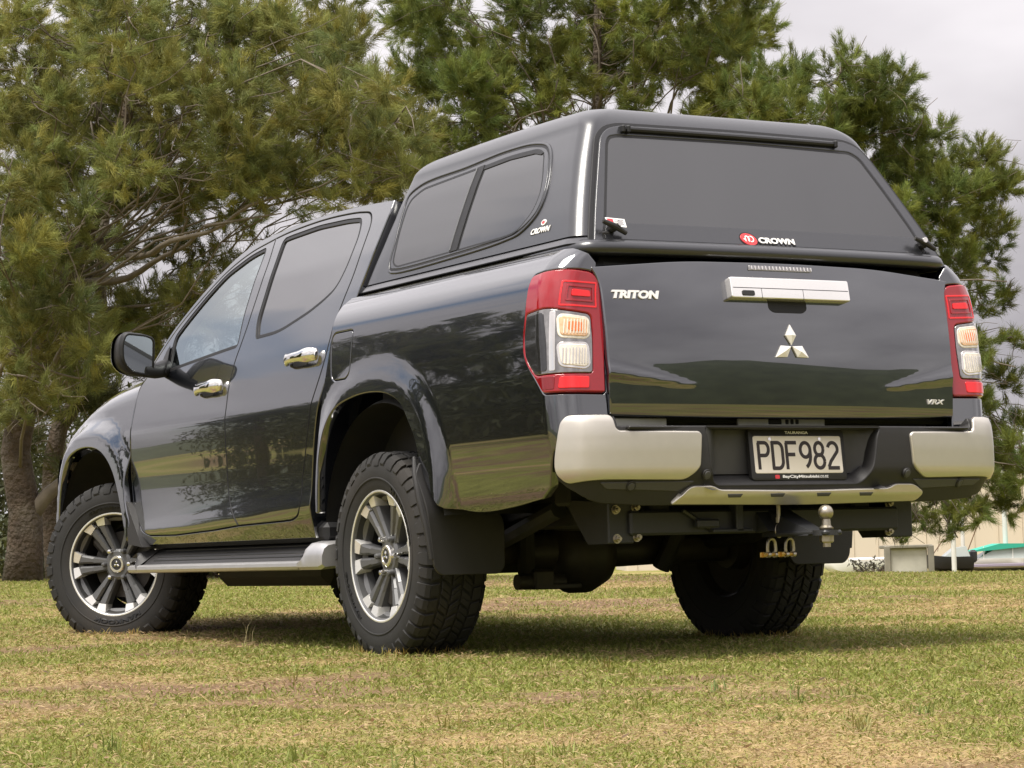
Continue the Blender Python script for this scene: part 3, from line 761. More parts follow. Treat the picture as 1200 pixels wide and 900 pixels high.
for sgn in (1, -1):
    panel('corner_cover', sil, bump_surf, SILVER, BMP, bump_n, sgn, step=.016, thick=.03, bevel=.006, off=.010)
    panel('reflector_strip', rnd([(.795, .592), (.449, .592), (.503, .560), (.769, .570)], .01), bump_surf, GPLASTIC, BMP, bump_n, sgn, step=.03, thick=.01, bevel=.003, off=.004)
    for (s_, z_) in ((.682, .580), (.412, .612)):
        o_ = np.array([(s_+.017*math.cos(a), z_+.017*math.sin(a)) for a in np.linspace(0, 2*PI, 20, endpoint=False)])
        ps = panel('parking_sensor', o_, bump_surf, PLASTIC, BMP, bump_n, sgn, step=.02, thick=.02, bevel=.002, off=.0085)
        o_ = np.array([(s_+.012*math.cos(a), z_+.012*math.sin(a)) for a in np.linspace(0, 2*PI, 20, endpoint=False)])
        panel('parking_sensor', o_, bump_surf, GPLASTIC, BMP, bump_n, sgn, step=.02, thick=.02, bevel=.002, off=.0105)
trim_o = rnd([(.523, .519), (.462, .576), (.378, .577), (.348, .5625), (0, .557), (-.348, .5625), (-.378, .577), (-.462, .576), (-.512, .548), (-.495, .519), (0, .511)], [.01, .02, .015, .015, .1, .015, .015, .02, .02, .02, .1], .01)
def trim_surf(s, z): return bump_surf(s, z, -.014*np.clip(1-np.abs(np.asarray(z)-.545)/.036, 0, 1)**1.0)
panel('lower_trim', trim_o, trim_surf, SILVER, BMP, bump_n, 1, step=.010, thick=.03, bevel=.004, off=.007)
for yy in (.29, .12, -.07, -.25):
    panel('trim_notch', lin([(yy+.030, .549), (yy-.030, .549), (yy-.024, .541), (yy+.024, .541)]), trim_surf, GPLASTIC, BMP, bump_n, 1, step=.03, thick=.004, bevel=.001, off=.0082)
# number-plate recess with its two curved step wings
P = []
for t in np.linspace(0, 1, 21):
    # plan of the recess: from the left edge back to the plate and out again on the right
    pass
ctr = [(.41, -1.462), (.375, -1.440), (.345, -1.405), (.32, -1.392), (0, -1.392), (-.20, -1.392), (-.245, -1.396), (-.275, -1.412), (-.300, -1.440), (-.315, -1.458)]
cc = cr([(a, b) for a, b in ctr], False, .02)
P = []
for zz, k in ((.770, 0.0), (.765, -.004), (.74, -.006), (.66, -.002), (.615, .0), (.608, .02), (.570, .014), (.560, -.03)):
    P.append([(x+k*1.0-(.02 if False else 0), y, zz) for (y, x) in cc])
grid('plate_recess', np.array(P), GPLASTIC, BMP, sharp=30)
st = MB()
st.box((-1.41, 0, .766), (.10, 1.40, .010), .004)
st.build('step_pad', PLASTIC, BMP)
br = MB()
br.box((-1.338, .60, .785), (.012, .24, .036), .003); br.build('crossmember_bracket', GALV, BMP)
br = MB(); br.box((-1.338, .015, .783), (.012, .36, .040), .003); br.build('crossmember_bracket', GALV, BMP)
br = MB(); br.box((-1.344, .045, .792), (.006, .055, .018), .008)
for i in range(3): br.box((-1.344, -.005-.021*i, .792), (.006, .014, .016), .003)
br.build('bracket_slot', JAMB, BMP)

# ---- number plate
plate = empty('number_plate', TRUCK)
pl_c = np.array([-1.420, .0125, .6745]); tilt = R_(6)
def plate_pt(V, lift=0.):
    V = np.asarray(V, float); h = V[:, 2]+lift
    return np.stack([pl_c[0]-h*math.cos(tilt)+V[:, 1]*math.sin(tilt)*1.0, pl_c[1]-V[:, 0], pl_c[2]+V[:, 1]*math.cos(tilt)+h*math.sin(tilt)], 1)
def rrect(w_, h_, r, n=6):
    o = []
    for cx, cy, a in ((w_/2-r, h_/2-r, 0), (-w_/2+r, h_/2-r, 90), (-w_/2+r, -h_/2+r, 180), (w_/2-r, -h_/2+r, 270)):
        for k in range(n+1): o.append((cx+r*math.cos(R_(a+90*k/n)), cy+r*math.sin(R_(a+90*k/n))))
    return o
def slab(name, ol, z0, z1, m, parent, fn):
    n = len(ol); V = [(x, y, z0) for x, y in ol]+[(x, y, z1-.0015) for x, y in ol]
    cx = sum(p[0] for p in ol)/n; cy = sum(p[1] for p in ol)/n
    V += [(x-(x-cx)*.012, y-(y-cy)*.03, z1) for x, y in ol]
    F = [(i, (i+1) % n, n+(i+1) % n, n+i) for i in range(n)]+[(n+i, n+(i+1) % n, 2*n+(i+1) % n, 2*n+i) for i in range(n)]+[tuple(range(2*n, 3*n))]
    return mk(name, fn(V), F, m, parent, sharp=30)
slab('plate_frame', [(x, y+.002) for x, y in rrect(.392, .172, .014)], -.012, .006, PLASTIC, plate, plate_pt)
slab('plate_sheet', [(x, y+.002) for x, y in rrect(.362, .126, .008)], .0, .0078, PLATEW, plate, plate_pt)
def stroke(path, wd, closed=False):
    P = np.array(path, float); n = len(P); t = np.zeros_like(P)
    for i in range(n):
        a = P[i-1] if (i > 0 or closed) else P[0]; b = P[(i+1) % n] if (i < n-1 or closed) else P[-1]
        t[i] = b-a; t[i] /= np.linalg.norm(t[i])+1e-9
    nn = np.stack([-t[:, 1], t[:, 0]], 1)*wd/2
    return np.vstack([P+nn, P-nn]), [(i, (i+1) % n, n+(i+1) % n, n+i) for i in range(n if closed else n-1)]
def arc(cx, cy, rx, ry, a0, a1, n=14): return [(cx+rx*math.cos(R_(a0+(a1-a0)*i/n)), cy+ry*math.sin(R_(a0+(a1-a0)*i/n))) for i in range(n+1)]
W_, H_ = .040, .086     # stroke-centre width and height of a character
hw, hh = W_/2, H_/2
GL = {'P': [[(-hw, -hh-.004), (-hw, hh)], [(-hw-.004, hh), (hw*.2, hh)]+arc(hw*.2, hh-.0215, hw*.8, .0215, 90, -90)+[(-hw, hh-.043)]],
      'D': [[(-hw, -hh-.004), (-hw, hh+.004)], [(-hw-.004, hh), (hw*.05, hh)]+arc(hw*.05, hh-.024, hw*.95, .024, 90, 0)+arc(hw*.05, -hh+.024, hw*.95, .024, 0, -90)+[(-hw-.004, -hh)]],
      'F': [[(-hw, -hh-.004), (-hw, hh)], [(-hw-.004, hh), (hw+.002, hh)], [(-hw, .003), (hw*.72, .003)]],
      '9': [arc(0, hh-.0245, hw, .0245, 0, 360, 28), [(hw, hh-.022), (hw, hh-.04)]+arc(hw-.036, hh-.042, .036, .046, 0, -62, 10)],
      '8': [arc(0, hh-.0215, hw*.86, .0215, 0, 360, 28), arc(0, -hh+.0225, hw, .0225, 0, 360, 28)],
      '2': [arc(0, hh-.022, hw, .022, 165, -22, 16)+[(hw*.55, .004), (-hw*.55, -hh+.022), (-hw, -hh+.004)], [(-hw-.004, -hh), (hw+.004, -hh)]]}
for i, ch in enumerate('PDF982'):
    Vv = []; Ff = []
    for si, pth in enumerate(GL[ch]):
        v_, f_ = stroke(pth, .0125); o_ = len(Vv); Vv += [(a+(-.1425+i*.057), b-.001, .0082+.00025*si) for a, b in v_.tolist()]; Ff += [tuple(q+o_ for q in f) for f in f_]
    mk('plate_character', plate_pt(Vv), Ff, INK, plate, smooth=False)
def plate_text(nm, s, x, y, wd, ht, m_, bold=.02, shear=0.):
    V, F = text_fit(s, wd, ht, .0068, shear, bold); V = V+[x, y, 0]; mk(nm, plate_pt(V), F, m_, plate, smooth=False)
plate_text('frame_lettering', 'TAURANGA', 0, .0765, .095, .0095, WHITE)
plate_text('frame_lettering', 'BayCityMitsubishi', .003, -.0730, .150, .0125, WHITE, .025)
plate_text('frame_lettering', '.co.nz', .098, -.0722, .036, .0085, WHITE, .0)
slab('frame_logo', [(-.094+a, -.0725+b) for a, b in rrect(.018, .013, .003)], .0, .0070, REDP, plate, plate_pt)
for xx in (-.115, .09):
    slab('plate_screw', [(xx+.006*math.cos(a), .054+.006*math.sin(a)) for a in np.linspace(0, 2*PI, 12, endpoint=False)], .0, .0105, SATIN, plate, plate_pt)
# ---- canopy over the bed
CP = empty('canopy', TRUCK)
def x_front(z): return np.interp(z, [1.36, 1.41, 1.55, 1.66, 1.80, 1.90], [.338, .335, .296, .275, .262, .262])
def plan_ring(yh, xf, xb, z, rf, rb, inset=0, n=8):
    """rounded rectangle, counter-clockwise from the front-left"""
    pts = []
    def side(a, b, k):
        for i in range(k): pts.append(a+(b-a)*i/k)
    A = np.array
    side(A([xf-rf, yh]), A([xb+rb, yh]), 26)
    for i in range(n): a = PI/2+PI/2*i/n; pts.append(A([xb+rb+rb*math.cos(a), yh-rb+rb*math.sin(a)]))
    side(A([xb, yh-rb]), A([xb, -yh+rb]), 24)
    for i in range(n): a = PI+PI/2*i/n; pts.append(A([xb+rb+rb*math.cos(a), -yh+rb+rb*math.sin(a)]))
    side(A([xb+rb, -yh]), A([xf-rf, -yh]), 26)
    for i in range(n): a = -PI/2+PI/2*i/n; pts.append(A([xf-rf+rf*math.cos(a), -yh+rf+rf*math.sin(a)]))
    side(A([xf, -yh+rf]), A([xf, yh-rf]), 16)
    for i in range(n): a = PI/2*i/n; pts.append(A([xf-rf+rf*math.cos(a), yh-rf+rf*math.sin(a)]))
    return np.array([(p[0], p[1], z) for p in pts])
rings = []
ZT = 1.815
for z in np.linspace(1.408, ZT, 22):
    rings.append(plan_ring(float(ev(CAN, z)), float(x_front(z)), float(x_can(z)), z, .07, .055))
# shoulder rolling into the roof
def roofz(x): return .030*(1-((x+.50)/.80)**2)
for a in np.linspace(8, 78, 10):
    a_ = R_(a); r = .085
    i_ = r*(1-math.cos(a_)); z = ZT+r*math.sin(a_)*.80
    yh = float(ev(CAN, ZT))-i_*1.0-.25*(z-ZT); xb = float(x_can(ZT))+i_*.62+.47*(z-ZT); xf = float(x_front(ZT))-i_*1.1
    g_ = plan_ring(yh, xf, xb, z, .07+.02*a/78, .055+.03*a/78)
    g_[:, 2] += roofz(g_[:, 0])*a/78*.55
    rings.append(g_)
last = rings[-1]; zc_ = last[:, 2].copy(); lx = last.copy()
for k in (.9, .75, .55, .35, .15, .02):
    g_ = lx.copy(); c0 = np.array([-.38, 0]); 
    g_[:, 1] = lx[:, 1]*k; g_[:, 0] = c0[0]+(lx[:, 0]-c0[0])*(1-(1-k)*.55)
    g_[:, 2] = ZT+.066+roofz(g_[:, 0])*.55+.022*(1-k**2)
    g_[:, 2] = np.maximum(g_[:, 2], zc_-.0+.0*k)
    rings.append(g_)
RG = np.array(rings)
grid('canopy_shell', RG, CANOPY, CP, closed=True, sharp=60, flip=True)
def can_rail(z0, z1, o, nm, m_):
    P = []
    for z, e in ((z0, -.03), (z0, o-.003), (z0+.003, o), (z1-.005, o*.25), (z1, -.003), (z1, -.03)):
        P.append(plan_ring(float(ev(CAN, 1.40))+e, .338+e*.3, float(x_can(1.39))-max(e, 0)+.004, z, .07, .07))
    grid(nm, np.array(P), m_, CP, closed=True, sharp=40, flip=True)
can_rail(1.378, 1.404, .018, 'base_rail', CANOPY)
can_rail(1.370, 1.379, .002, 'base_seal', SEAL)
SOUT = np.array([0, 1, .3])
wout = [(.138, 1.473), (.148, 1.55), (.172, 1.672), (.176, 1.745), (.10, 1.782), (-.263, 1.800), (-.54, 1.815), (-.754, 1.806), (-.866, 1.776), (-.932, 1.703), (-.972, 1.595), (-.957, 1.520), (-.873, 1.463), (-.766, 1.446), (-.373, 1.430), (.065, 1.428), (.118, 1.440)]
wo = cr(wout, True, .02)
def shrink_to(P, k): return grow(P, -k)
win1 = rnd([(.100, 1.475), (.130, 1.60), (.140, 1.69), (.130, 1.722), (.06, 1.752), (-.345, 1.768), (-.352, 1.60), (-.357, 1.460), (.06, 1.455)], [.02, .1, .05, .03, .05, .008, .05, .008, .02])
win2 = rnd([(-.412, 1.768), (-.60, 1.777), (-.79, 1.770), (-.848, 1.748), (-.905, 1.655), (-.928, 1.590), (-.912, 1.532), (-.84, 1.474), (-.76, 1.466), (-.425, 1.460), (-.418, 1.60)], [.008, .1, .04, .04, .06, .05, .04, .06, .05, .008, .05])
for sgn in (1, -1):
    sw = empty('side_window', CP)
    panel('window_frame', wo, can_side, CANOPY, sw, SOUT, sgn, step=.03, holes=[grow(wo, -.011)], thick=.02, bevel=.004, off=.006)
    panel('window_groove', grow(wo, -.009), can_side, SEAL, sw, SOUT, sgn, step=.05, holes=[grow(wo, -.020)], thick=.02, bevel=.001, off=.0015)
    panel('inner_frame', grow(wo, -.018), can_side, CANOPY, sw, SOUT, sgn, step=.03, holes=[grow(win1, .003), grow(win2, .003)], thick=.02, bevel=.003, off=.004)
    panel('window_seal', grow(win1, .006), can_side, SEAL, sw, SOUT, sgn, step=.05, holes=[grow(win1, -.003)], thick=.004, bevel=.001, off=.003)
    panel('window_seal', grow(win2, .006), can_side, SEAL, sw, SOUT, sgn, step=.05, holes=[grow(win2, -.003)], thick=.004, bevel=.001, off=.003)
    panel('window_pane', win1, can_side, CGLASS, sw, SOUT, sgn, step=.05, thick=.002, bevel=.0008, off=.0022)
    panel('window_pane', win2, can_side, CGLASS, sw, SOUT, sgn, step=.05, thick=.002, bevel=.0008, off=.0022)
    panel('sliding_channel', rnd([(-.352, 1.772), (-.408, 1.776), (-.420, 1.458), (-.360, 1.456)], .003), can_side, SEAL, sw, SOUT, sgn, step=.05, thick=.004, bevel=.0015, off=.0075)
    panel('channel_edge', rnd([(-.356, 1.768), (-.364, 1.768), (-.372, 1.462), (-.364, 1.462)], .001), can_side, GUN, sw, SOUT, sgn, step=.05, thick=.004, bevel=.001, off=.010)
    panel('rain_channel', rnd([(-.41, 1.770), (-.60, 1.779), (-.79, 1.772), (-.848, 1.752), (-.83, 1.745), (-.78, 1.757), (-.60, 1.763), (-.41, 1.755)], .006), can_side, SEAL, sw, SOUT, sgn, step=.05, thick=.004, bevel=.0015, off=.0055)
    ud = -1 if sgn > 0 else 1
    V, F = text_fit('CROWN', .125, .020, .003, .15, .02)
    P = on_surf(V, can_side, -1.010, 1.456, SOUT, -1)
    if sgn > 0:
        mk('maker_badge', P, F, WHITE, CP, smooth=False)
        panel('maker_badge_backing', rnd([(-.945, 1.444), (-1.075, 1.448), (-1.072, 1.466), (-.948, 1.462)], .004), can_side, JAMB, CP, SOUT, 1, step=.05, thick=.002, bevel=.0005, off=.0008)  # dark backing panel the size of the maker lettering
        o_ = np.array([(-1.018+.016*math.cos(a), 1.482+.0105*math.sin(a)) for a in np.linspace(0, 2*PI, 24, endpoint=False)])
        panel('maker_emblem', o_, can_side, WHITE, CP, SOUT, 1, step=.05, thick=.003, bevel=.001, off=.003)
        o_ = np.array([(-1.018+.010*math.cos(a), 1.482+.006*math.sin(a)) for a in np.linspace(0, 2*PI, 20, endpoint=False)])
        panel('maker_emblem', o_, can_side, REDP, CP, SOUT, 1, step=.05, thick=.003, bevel=.001, off=.0045)

# rear hatch
HT = empty('rear_hatch', CP)
ho = rnd([(.712, 1.372), (.668, 1.500), (.592, 1.700), (.566, 1.765), (.530, 1.798), (.478, 1.812), (0, 1.815), (-.478, 1.812), (-.530, 1.796), (-.566, 1.752), (-.640, 1.607), (-.712, 1.452), (-.736, 1.372)], [.01, .1, .06, .04, .04, .04, .1, .04, .04, .04, .1, .1, .01])
hg = rnd([(.668, 1.388), (.640, 1.460), (.545, 1.740), (.530, 1.762), (.500, 1.769), (0, 1.772), (-.482, 1.766), (-.518, 1.745), (-.578, 1.628), (-.650, 1.470), (-.672, 1.388)], [.01, .1, .02, .015, .02, .1, .03, .03, .1, .05, .01])
def seal_to(P, k): return grow(P, k)
panel('hatch_seal', grow(ho, .016), can_rear, SEAL, HT, REAROUT, 1, step=.05, thick=.02, bevel=.002, off=.0045)
panel('hatch_frame', ho, can_rear, CANOPY, HT, REAROUT, 1, step=.03, holes=[grow(hg, .004)], thick=.02, bevel=.005, off=.015)
panel('glass_seal', grow(hg, .006), can_rear, SEAL, HT, REAROUT, 1, step=.05, holes=[grow(hg, -.004)], thick=.01, bevel=.001, off=.012)
panel('hatch_glass', hg, can_rear, CGLASS, HT, REAROUT, 1, step=.05, thick=.004, bevel=.001, off=.0115)
panel('frit_band', rnd([(.662, 1.392), (.640, 1.450), (-.640, 1.452), (-.664, 1.392)], .004), can_rear, CANOPY, HT, REAROUT, 1, step=.05, thick=.002, bevel=.0006, off=.0125)
hb = MB()
hp = [can_rear(np.array([y]), np.array([1.797]))[0]+np.array([-.022, 0, .004]) for y in np.linspace(.482, -.428, 12)]
hb.tube(hp, .0095, 8)
for y in (.475, .455, -.420): hb.box(can_rear(np.array([y]), np.array([1.797]))[0]+np.array([-.022, 0, .004]), (.03, .014, .026), .004)
hb.build('hinge_bar', SEAL, HT)
# bottom lip, wrapped round to the sides
lipc = cr([(-.95, .772), (-1.15, .772), (-1.25, .765), (-1.296, .735), (-1.318, .66), (-1.335, .40), (-1.345, 0), (-1.335, -.40), (-1.318, -.66), (-1.296, -.735), (-1.25, -.765), (-1.15, -.772), (-.95, -.772)], False, .025)
P = []; n = len(lipc)
for i, p in enumerate(lipc):
    t = lipc[min(i+1, n-1)]-lipc[max(i-1, 0)]; t /= np.linalg.norm(t); nx, ny = -t[1]*-1, t[0]*-1
    nx, ny = (t[1], -t[0])
    if nx*(p[0]+.9)+ny*p[1] < 0: nx, ny = -nx, -ny
    k = float(sst(-.95, -1.24, p[0])) if False else float(np.clip((-.95-p[0])/.28, 0, 1))
    row = []
    for (o, z) in ((-.06, 1.396), (-.012, 1.392), (.004, 1.380), (.010, 1.366), (.008, 1.352), (-.002, 1.343), (-.03, 1.341), (-.06, 1.345)):
        zz = 1.372+(z-1.372)*(.30+.70*k)
        row.append((p[0]+nx*o, p[1]+ny*o, zz))
    P.append(row)
grid('lower_lip', np.array(P), CANOPY, HT, sharp=60)
for sgn, (u, v) in ((1, (.632, 1.432)), (-1, (-.668, 1.428))):
    lk = MB(); c0 = can_rear(np.array([u]), np.array([v]))[0]
    lk.box(c0+[-.026, 0, .004], (.026, .030, .030), .007)
    lk.tube([c0+[-.040, .045*1, .022], c0+[-.046, 0, .004], c0+[-.042, -.042, -.016]], [.008, .011, .008], 10)
    lk.box(c0+[-.016, .03*sgn, -.018], (.012, .05, .018), .005)
    lo_ = lk.build('lock_handle', PLASTIC, HT)
    kc = MB(); kc.lathe([(0, 0.0), (0, .0)], n=3) if False else None
    kc.tube([c0+[-.046, -.012*sgn, .014], c0+[-.058, -.012*sgn, .015]], .010, 12)
    kc.build('lock_cylinder', SATIN, lo_)
stq = rnd([(.640, 1.468), (.567, 1.464), (.567, 1.434), (.640, 1.440)], .002)
panel('sticker', stq, can_rear, WHITE, HT, REAROUT, 1, step=.05, thick=.001, bevel=.0003, off=.0128)
panel('sticker_print', rnd([(.634, 1.464), (.612, 1.463), (.612, 1.450), (.634, 1.451)], .002), can_rear, REDP, HT, REAROUT, 1, step=.05, thick=.001, bevel=.0003, off=.0135)
for i in range(3):
    panel('sticker_print', lin([(.606, 1.461-.007*i), (.574, 1.4595-.007*i), (.574, 1.4575-.007*i), (.606, 1.459-.007*i)]), can_rear, GPLASTIC, HT, REAROUT, 1, step=.05, thick=.001, bevel=.0003, off=.0135)
badge('hatch_badge', 'CROWN', WHITE, HT, can_rear, -.020, 1.4075, .150, .021, REAROUT, -1, .005, 0, .035, 1.0, .012)
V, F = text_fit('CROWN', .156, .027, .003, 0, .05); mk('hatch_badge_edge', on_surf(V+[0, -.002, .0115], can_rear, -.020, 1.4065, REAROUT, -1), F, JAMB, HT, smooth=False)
a_ = np.linspace(0, 2*PI, 36, endpoint=False)
o_ = np.array([(.093+.033*math.cos(a)+.006*math.sin(a), 1.410+.0225*math.sin(a)) for a in a_])
panel('round_emblem', grow(o_, .004), can_rear, JAMB, HT, REAROUT, 1, step=.05, thick=.003, bevel=.001, off=.0135)
panel('round_emblem', o_, can_rear, REDP, HT, REAROUT, 1, step=.05, thick=.003, bevel=.002, off=.016)
Vv = []; Ff = []
for pth in ([(-.016, -.009), (-.016, .006)]+arc(-.010, .004, .006, .006, 180, 0, 8)+[(-.004, -.009)], [(-.001, .010), (-.001, -.010)], [(.004, .0095)]+arc(.007, .0, .0095, .0095, 90, -90, 10)+[(.004, -.0095)], [(-.024, -.001), (-.018, -.001)]):
    v_, f_ = stroke(pth, .0042); k = len(Vv); Vv += [(a, b, .0175) for a, b in v_.tolist()]; Ff += [tuple(q+k for q in f) for f in f_]
mk('emblem_mark', on_surf(np.array(Vv), can_rear, .093, 1.410, REAROUT, -1), Ff, WHITE, HT, smooth=False)

# ---- wheels (built once, hub axis along +Y, outward face at +Y)
TR_ = .386
def make_wheel():
    W = empty('wheel', TRUCK)
    ty = MB()
    half = [(.112, .238), (.122, .240), (.131, .262), (.1365, .295), (.1365, .318), (.133, .340), (.126, .357), (.114, .3685), (.100, .3735), (.05, .3765), (0, .3770)]
    prof = [(y, r) for y, r in half]+[(-y, r) for y, r in half[-2::-1]]
    ty.lathe(prof, n=96)
    # sidewall rings
    for sg in (1, -1):
        ty.lathe([(sg*.1362, .283), (sg*.1385, .2855), (sg*.1385, .2885), (sg*.1365, .291)], n=96)
    # tread blocks: rows of interlocking lugs
    NP_ = 40
    rr = np.random.RandomState(3)
    def lug(y0, y1, a0, a1, r0, r1, sk=0., tap=.0, d=None):
        P = []
        for (rad, e) in ((r0, 0.), (r1-.002, .0), (r1, .0016)):
            for (yy, aa) in ((y0+e, a0+e/rad), (y1-e, a0+e/rad+sk), (y1-e, a1-e/rad+sk), (y0+e, a1-e/rad)):
                rd = rad-tap*max(0, abs(yy)-.085)
                P.append((rd*math.cos(aa), yy, rd*math.sin(aa)))
        F = [(0, 1, 5, 4), (1, 2, 6, 5), (2, 3, 7, 6), (3, 0, 4, 7), (4, 5, 9, 8), (5, 6, 10, 9), (6, 7, 11, 10), (7, 4, 8, 11), (8, 9, 10, 11)]
        ty.add(P, F)
    p = 2*PI/NP_
    # narrow sipes cut the lugs into unequal halves
    def sipe_lug(y0, y1, a0, a1, r0, r1, sk):
        m_ = a0+(a1-a0)*rr.uniform(.40, .60); lug(y0, y1, a0, m_-.0022, r0, r1, sk); lug(y0, y1, m_+.0022, a1, r0, r1, sk)
    for i in range(NP_):
        a = i*p; j = rr.uniform(-.04, .04)*p
        sipe_lug(-.015, .017, a+.08*p+j, a+.80*p, .372, TR_, .42*p)
        sipe_lug(.026, .060, a+.30*p, a+1.10*p+j, .372, TR_-.0003, -.40*p)
        sipe_lug(-.060, -.025, a-.10*p, a+.70*p+j, .372, TR_-.0003, -.40*p)
        lug(.070, .104, a+.02*p+j, a+.78*p, .370, TR_-.0015, .12*p, .10)
        lug(-.104, -.070, a+.30*p, a+1.06*p+j, .370, TR_-.0015, .12*p, .10)
        for sg in (1, -1):
            a1 = a+.02*p if sg > 0 else a+.30*p
            big = .80 if i % 2 else .62
            # shoulder lug folding down on the sidewall
            P = []
            for (yy, rd, e) in ((.106, .3835, 0.), (.122, .3745, 0.), (.1345, .353, .02), (.1375, .333 if i % 2 else .344, .10)):
                for aa in (a1+.12*p+e*p, a1+.12*p+big*p-e*p):
                    P.append((rd*math.cos(aa), sg*yy, rd*math.sin(aa)))
            for (yy, rd) in ((.104, .372), (.116, .366), (.128, .350), (.134, .335)):
                for aa in (a1+.12*p, a1+.12*p+big*p):
                    P.append((rd*math.cos(aa), sg*yy, rd*math.sin(aa)))
            F = []
            for k in range(3):
                F += [(2*k, 2*k+1, 2*k+3, 2*k+2), (2*k, 2*k+2, 8+2*k+2, 8+2*k), (2*k+1, 8+2*k+1, 8+2*k+3, 2*k+3)]
            F += [(0, 8, 9, 1), (6, 7, 15, 14)]
            ty.add(P, F)
    ty.build('tyre', RUBBER, W, sharp=28)
    rm = MB()
    # outer lip, barrel and rear flange
    rm.lathe([(.108, .2275), (.118, .2300), (.1225, .2345)], n=96, mi=0)
    rm.lathe([(.1225, .2345), (.1245, .2375), (.1245, .2425), (.1225, .2445)], n=96, mi=1)
    rm.lathe([(.1225, .2445), (.118, .2465), (.110, .2470)], n=96, mi=0)
    rm.lathe([(.110, .2280), (.085, .2185), (.02, .212), (-.10, .205), (-.118, .232), (-.122, .246), (-.112, .247)], n=72, mi=2)
    def bar(p, q, w0, w1, y0, y1, dep, mi, bev=.006):
        p = np.array(p); q = np.array(q); d = (q-p)/np.linalg.norm(q-p); s = np.array([-d[1], d[0]])
        V = []
        for (c, w, y) in ((p, w0, y0), (q, w1, y1)):
            for (o, yy) in ((-w, y-dep), (-w, y-.010), (-w+bev, y), (w-bev, y), (w, y-.010), (w, y-dep)):
                V.append((c[0]+s[0]*o, yy, c[1]+s[1]*o))
        F = [(i, (i+1) % 6, 6+(i+1) % 6, 6+i) for i in range(6)]+[(0, 1, 2, 3, 4, 5), (6, 7, 8, 9, 10, 11)]
        rm.add(V, F, mi)
    for k in range(6):
        th = R_(60*k)
        rot = np.array([[math.cos(th), -math.sin(th)], [math.sin(th), math.cos(th)]])
        for sg in (1, -1):
            P = [rot @ np.array(v) for v in ((.060, sg*.0150), (.130, sg*.0205), (.196, sg*.0275), (.235, sg*.0430))]
            bar(P[0], P[1], .0115, .0160, .083, .094, .05, 0, .006)
            bar(P[1], P[2], .0160, .0220, .094, .1050, .05, 0, .009)
            bar(P[2], P[3], .0222, .0300, .1065, .1165, .05, 1, .003)
        # sloped pocket at the end of each slit and each opening
        Q = [rot @ np.array(v) for v in ((.200, 0), (.232, 0))]
        bar(Q[0], Q[1], .022, .026, .070, .096, .03, 0)
        rot2 = np.array([[math.cos(th+PI/6), -math.sin(th+PI/6)], [math.sin(th+PI/6), math.cos(th+PI/6)]])
        Q = [rot2 @ np.array(v) for v in ((.206, 0), (.232, 0))]
        bar(Q[0], Q[1], .055, .058, .080, .100, .03, 0)
    rm.lathe([(.03, .075), (.080, .072), (.088, .060), (.088, .036), (.080, .030)], n=48, mi=0)
    rm.build('rim', GUN, W, mats=[GUN, MACH, DARK], sharp=25)
    hc = MB(); hc.lathe([(.080, .040), (.095, .040), (.099, .036), (.099, .028), (.094, .026)], n=40); hc.build('hub_ring', SATIN, W)
    hc = MB(); hc.lathe([(.085, .030), (.096, .029), (.0975, .020), (.0985, .0)], n=32); hc.build('hub_cap', PLASTIC, W)
    em = MB()
    for a in (90, 210, 330):
        d = np.array([math.cos(R_(a)), math.sin(R_(a))]); pp = np.array([-d[1], d[0]])
        q = [d*.001, d*.0095+pp*.0055, d*.0185, d*.0095-pp*.0055]
        V = [(v[0], .0975, v[1]) for v in q]+[(v[0], .100, v[1]) for v in q]+[(d[0]*.0095, .102, d[1]*.0095)]
        em.add(V, [(0, 1, 5, 4), (1, 2, 6, 5), (2, 3, 7, 6), (3, 0, 4, 7), (4, 5, 8), (5, 6, 8), (6, 7, 8), (7, 4, 8)])
    em.build('hub_emblem', CHROME, W, smooth=False)
    for k in range(6):
        a = R_(60*k); nb = MB()
        nb.lathe([(.070, .0125), (.098, .0115), (.106, .009), (.108, .004), (.108, .0)], (.070*math.cos(a), 0, .070*math.sin(a)), 10)
        nb.build('lug_nut', CHROME if k % 2 else GUN, W)
    bd = MB(); bd.lathe([(.0, .05), (.03, .05), (.035, .155), (.01, .16), (-.01, .155), (-.01, .05)], n=48); bd.build('brake_disc', AXLE, W)
    cl_ = MB(); cl_.box((.10, .025, .10), (.09, .09, .11), .02, rot=((0, 1, 0), R_(45))); cl_.build('brake_caliper', AXLE, W)
    ip = MB(); ip.lathe([(-.105, .20), (-.06, .19), (-.03, .10), (-.09, .09), (-.11, .0)], n=40); ip.build('backing_plate', AXLE, W)
    # raised lettering on the outer sidewall
    def side_text(s, ang, span, ht, r):
        V, F = text_fit(s, 1.0, ht, .003, 0, .03); V = V.copy()
        # letters read from outside, feet towards the hub or tread
        P = []
        for (x, y, z) in V:
            a = ang+x*span; rad = r+y; sy = np.interp(rad, [.238, .262, .295, .318, .340], [.114, .131, .1365, .1365, .133])
            P.append((rad*math.cos(a), sy+.0006+z, rad*math.sin(a)))
        return P, F
    P, F = side_text('HANKOOK', R_(265), R_(56), .021, .268)
    lt = mk('sidewall_lettering', P, F, RUBTXT, W, smooth=False)
    P, F = side_text('dynapro', R_(85), R_(46), .019, .268)
    lt2 = mk('sidewall_lettering', P, F, RUBTXT, W, smooth=False)
    return W
W0 = make_wheel()
def copy_tree(o, parent=None):
    c = o.copy(); COL.objects.link(c); c.parent = parent
    for ch in o.children: copy_tree(ch, c)
    return c
bpy.context.view_layer.update()
YW = .752
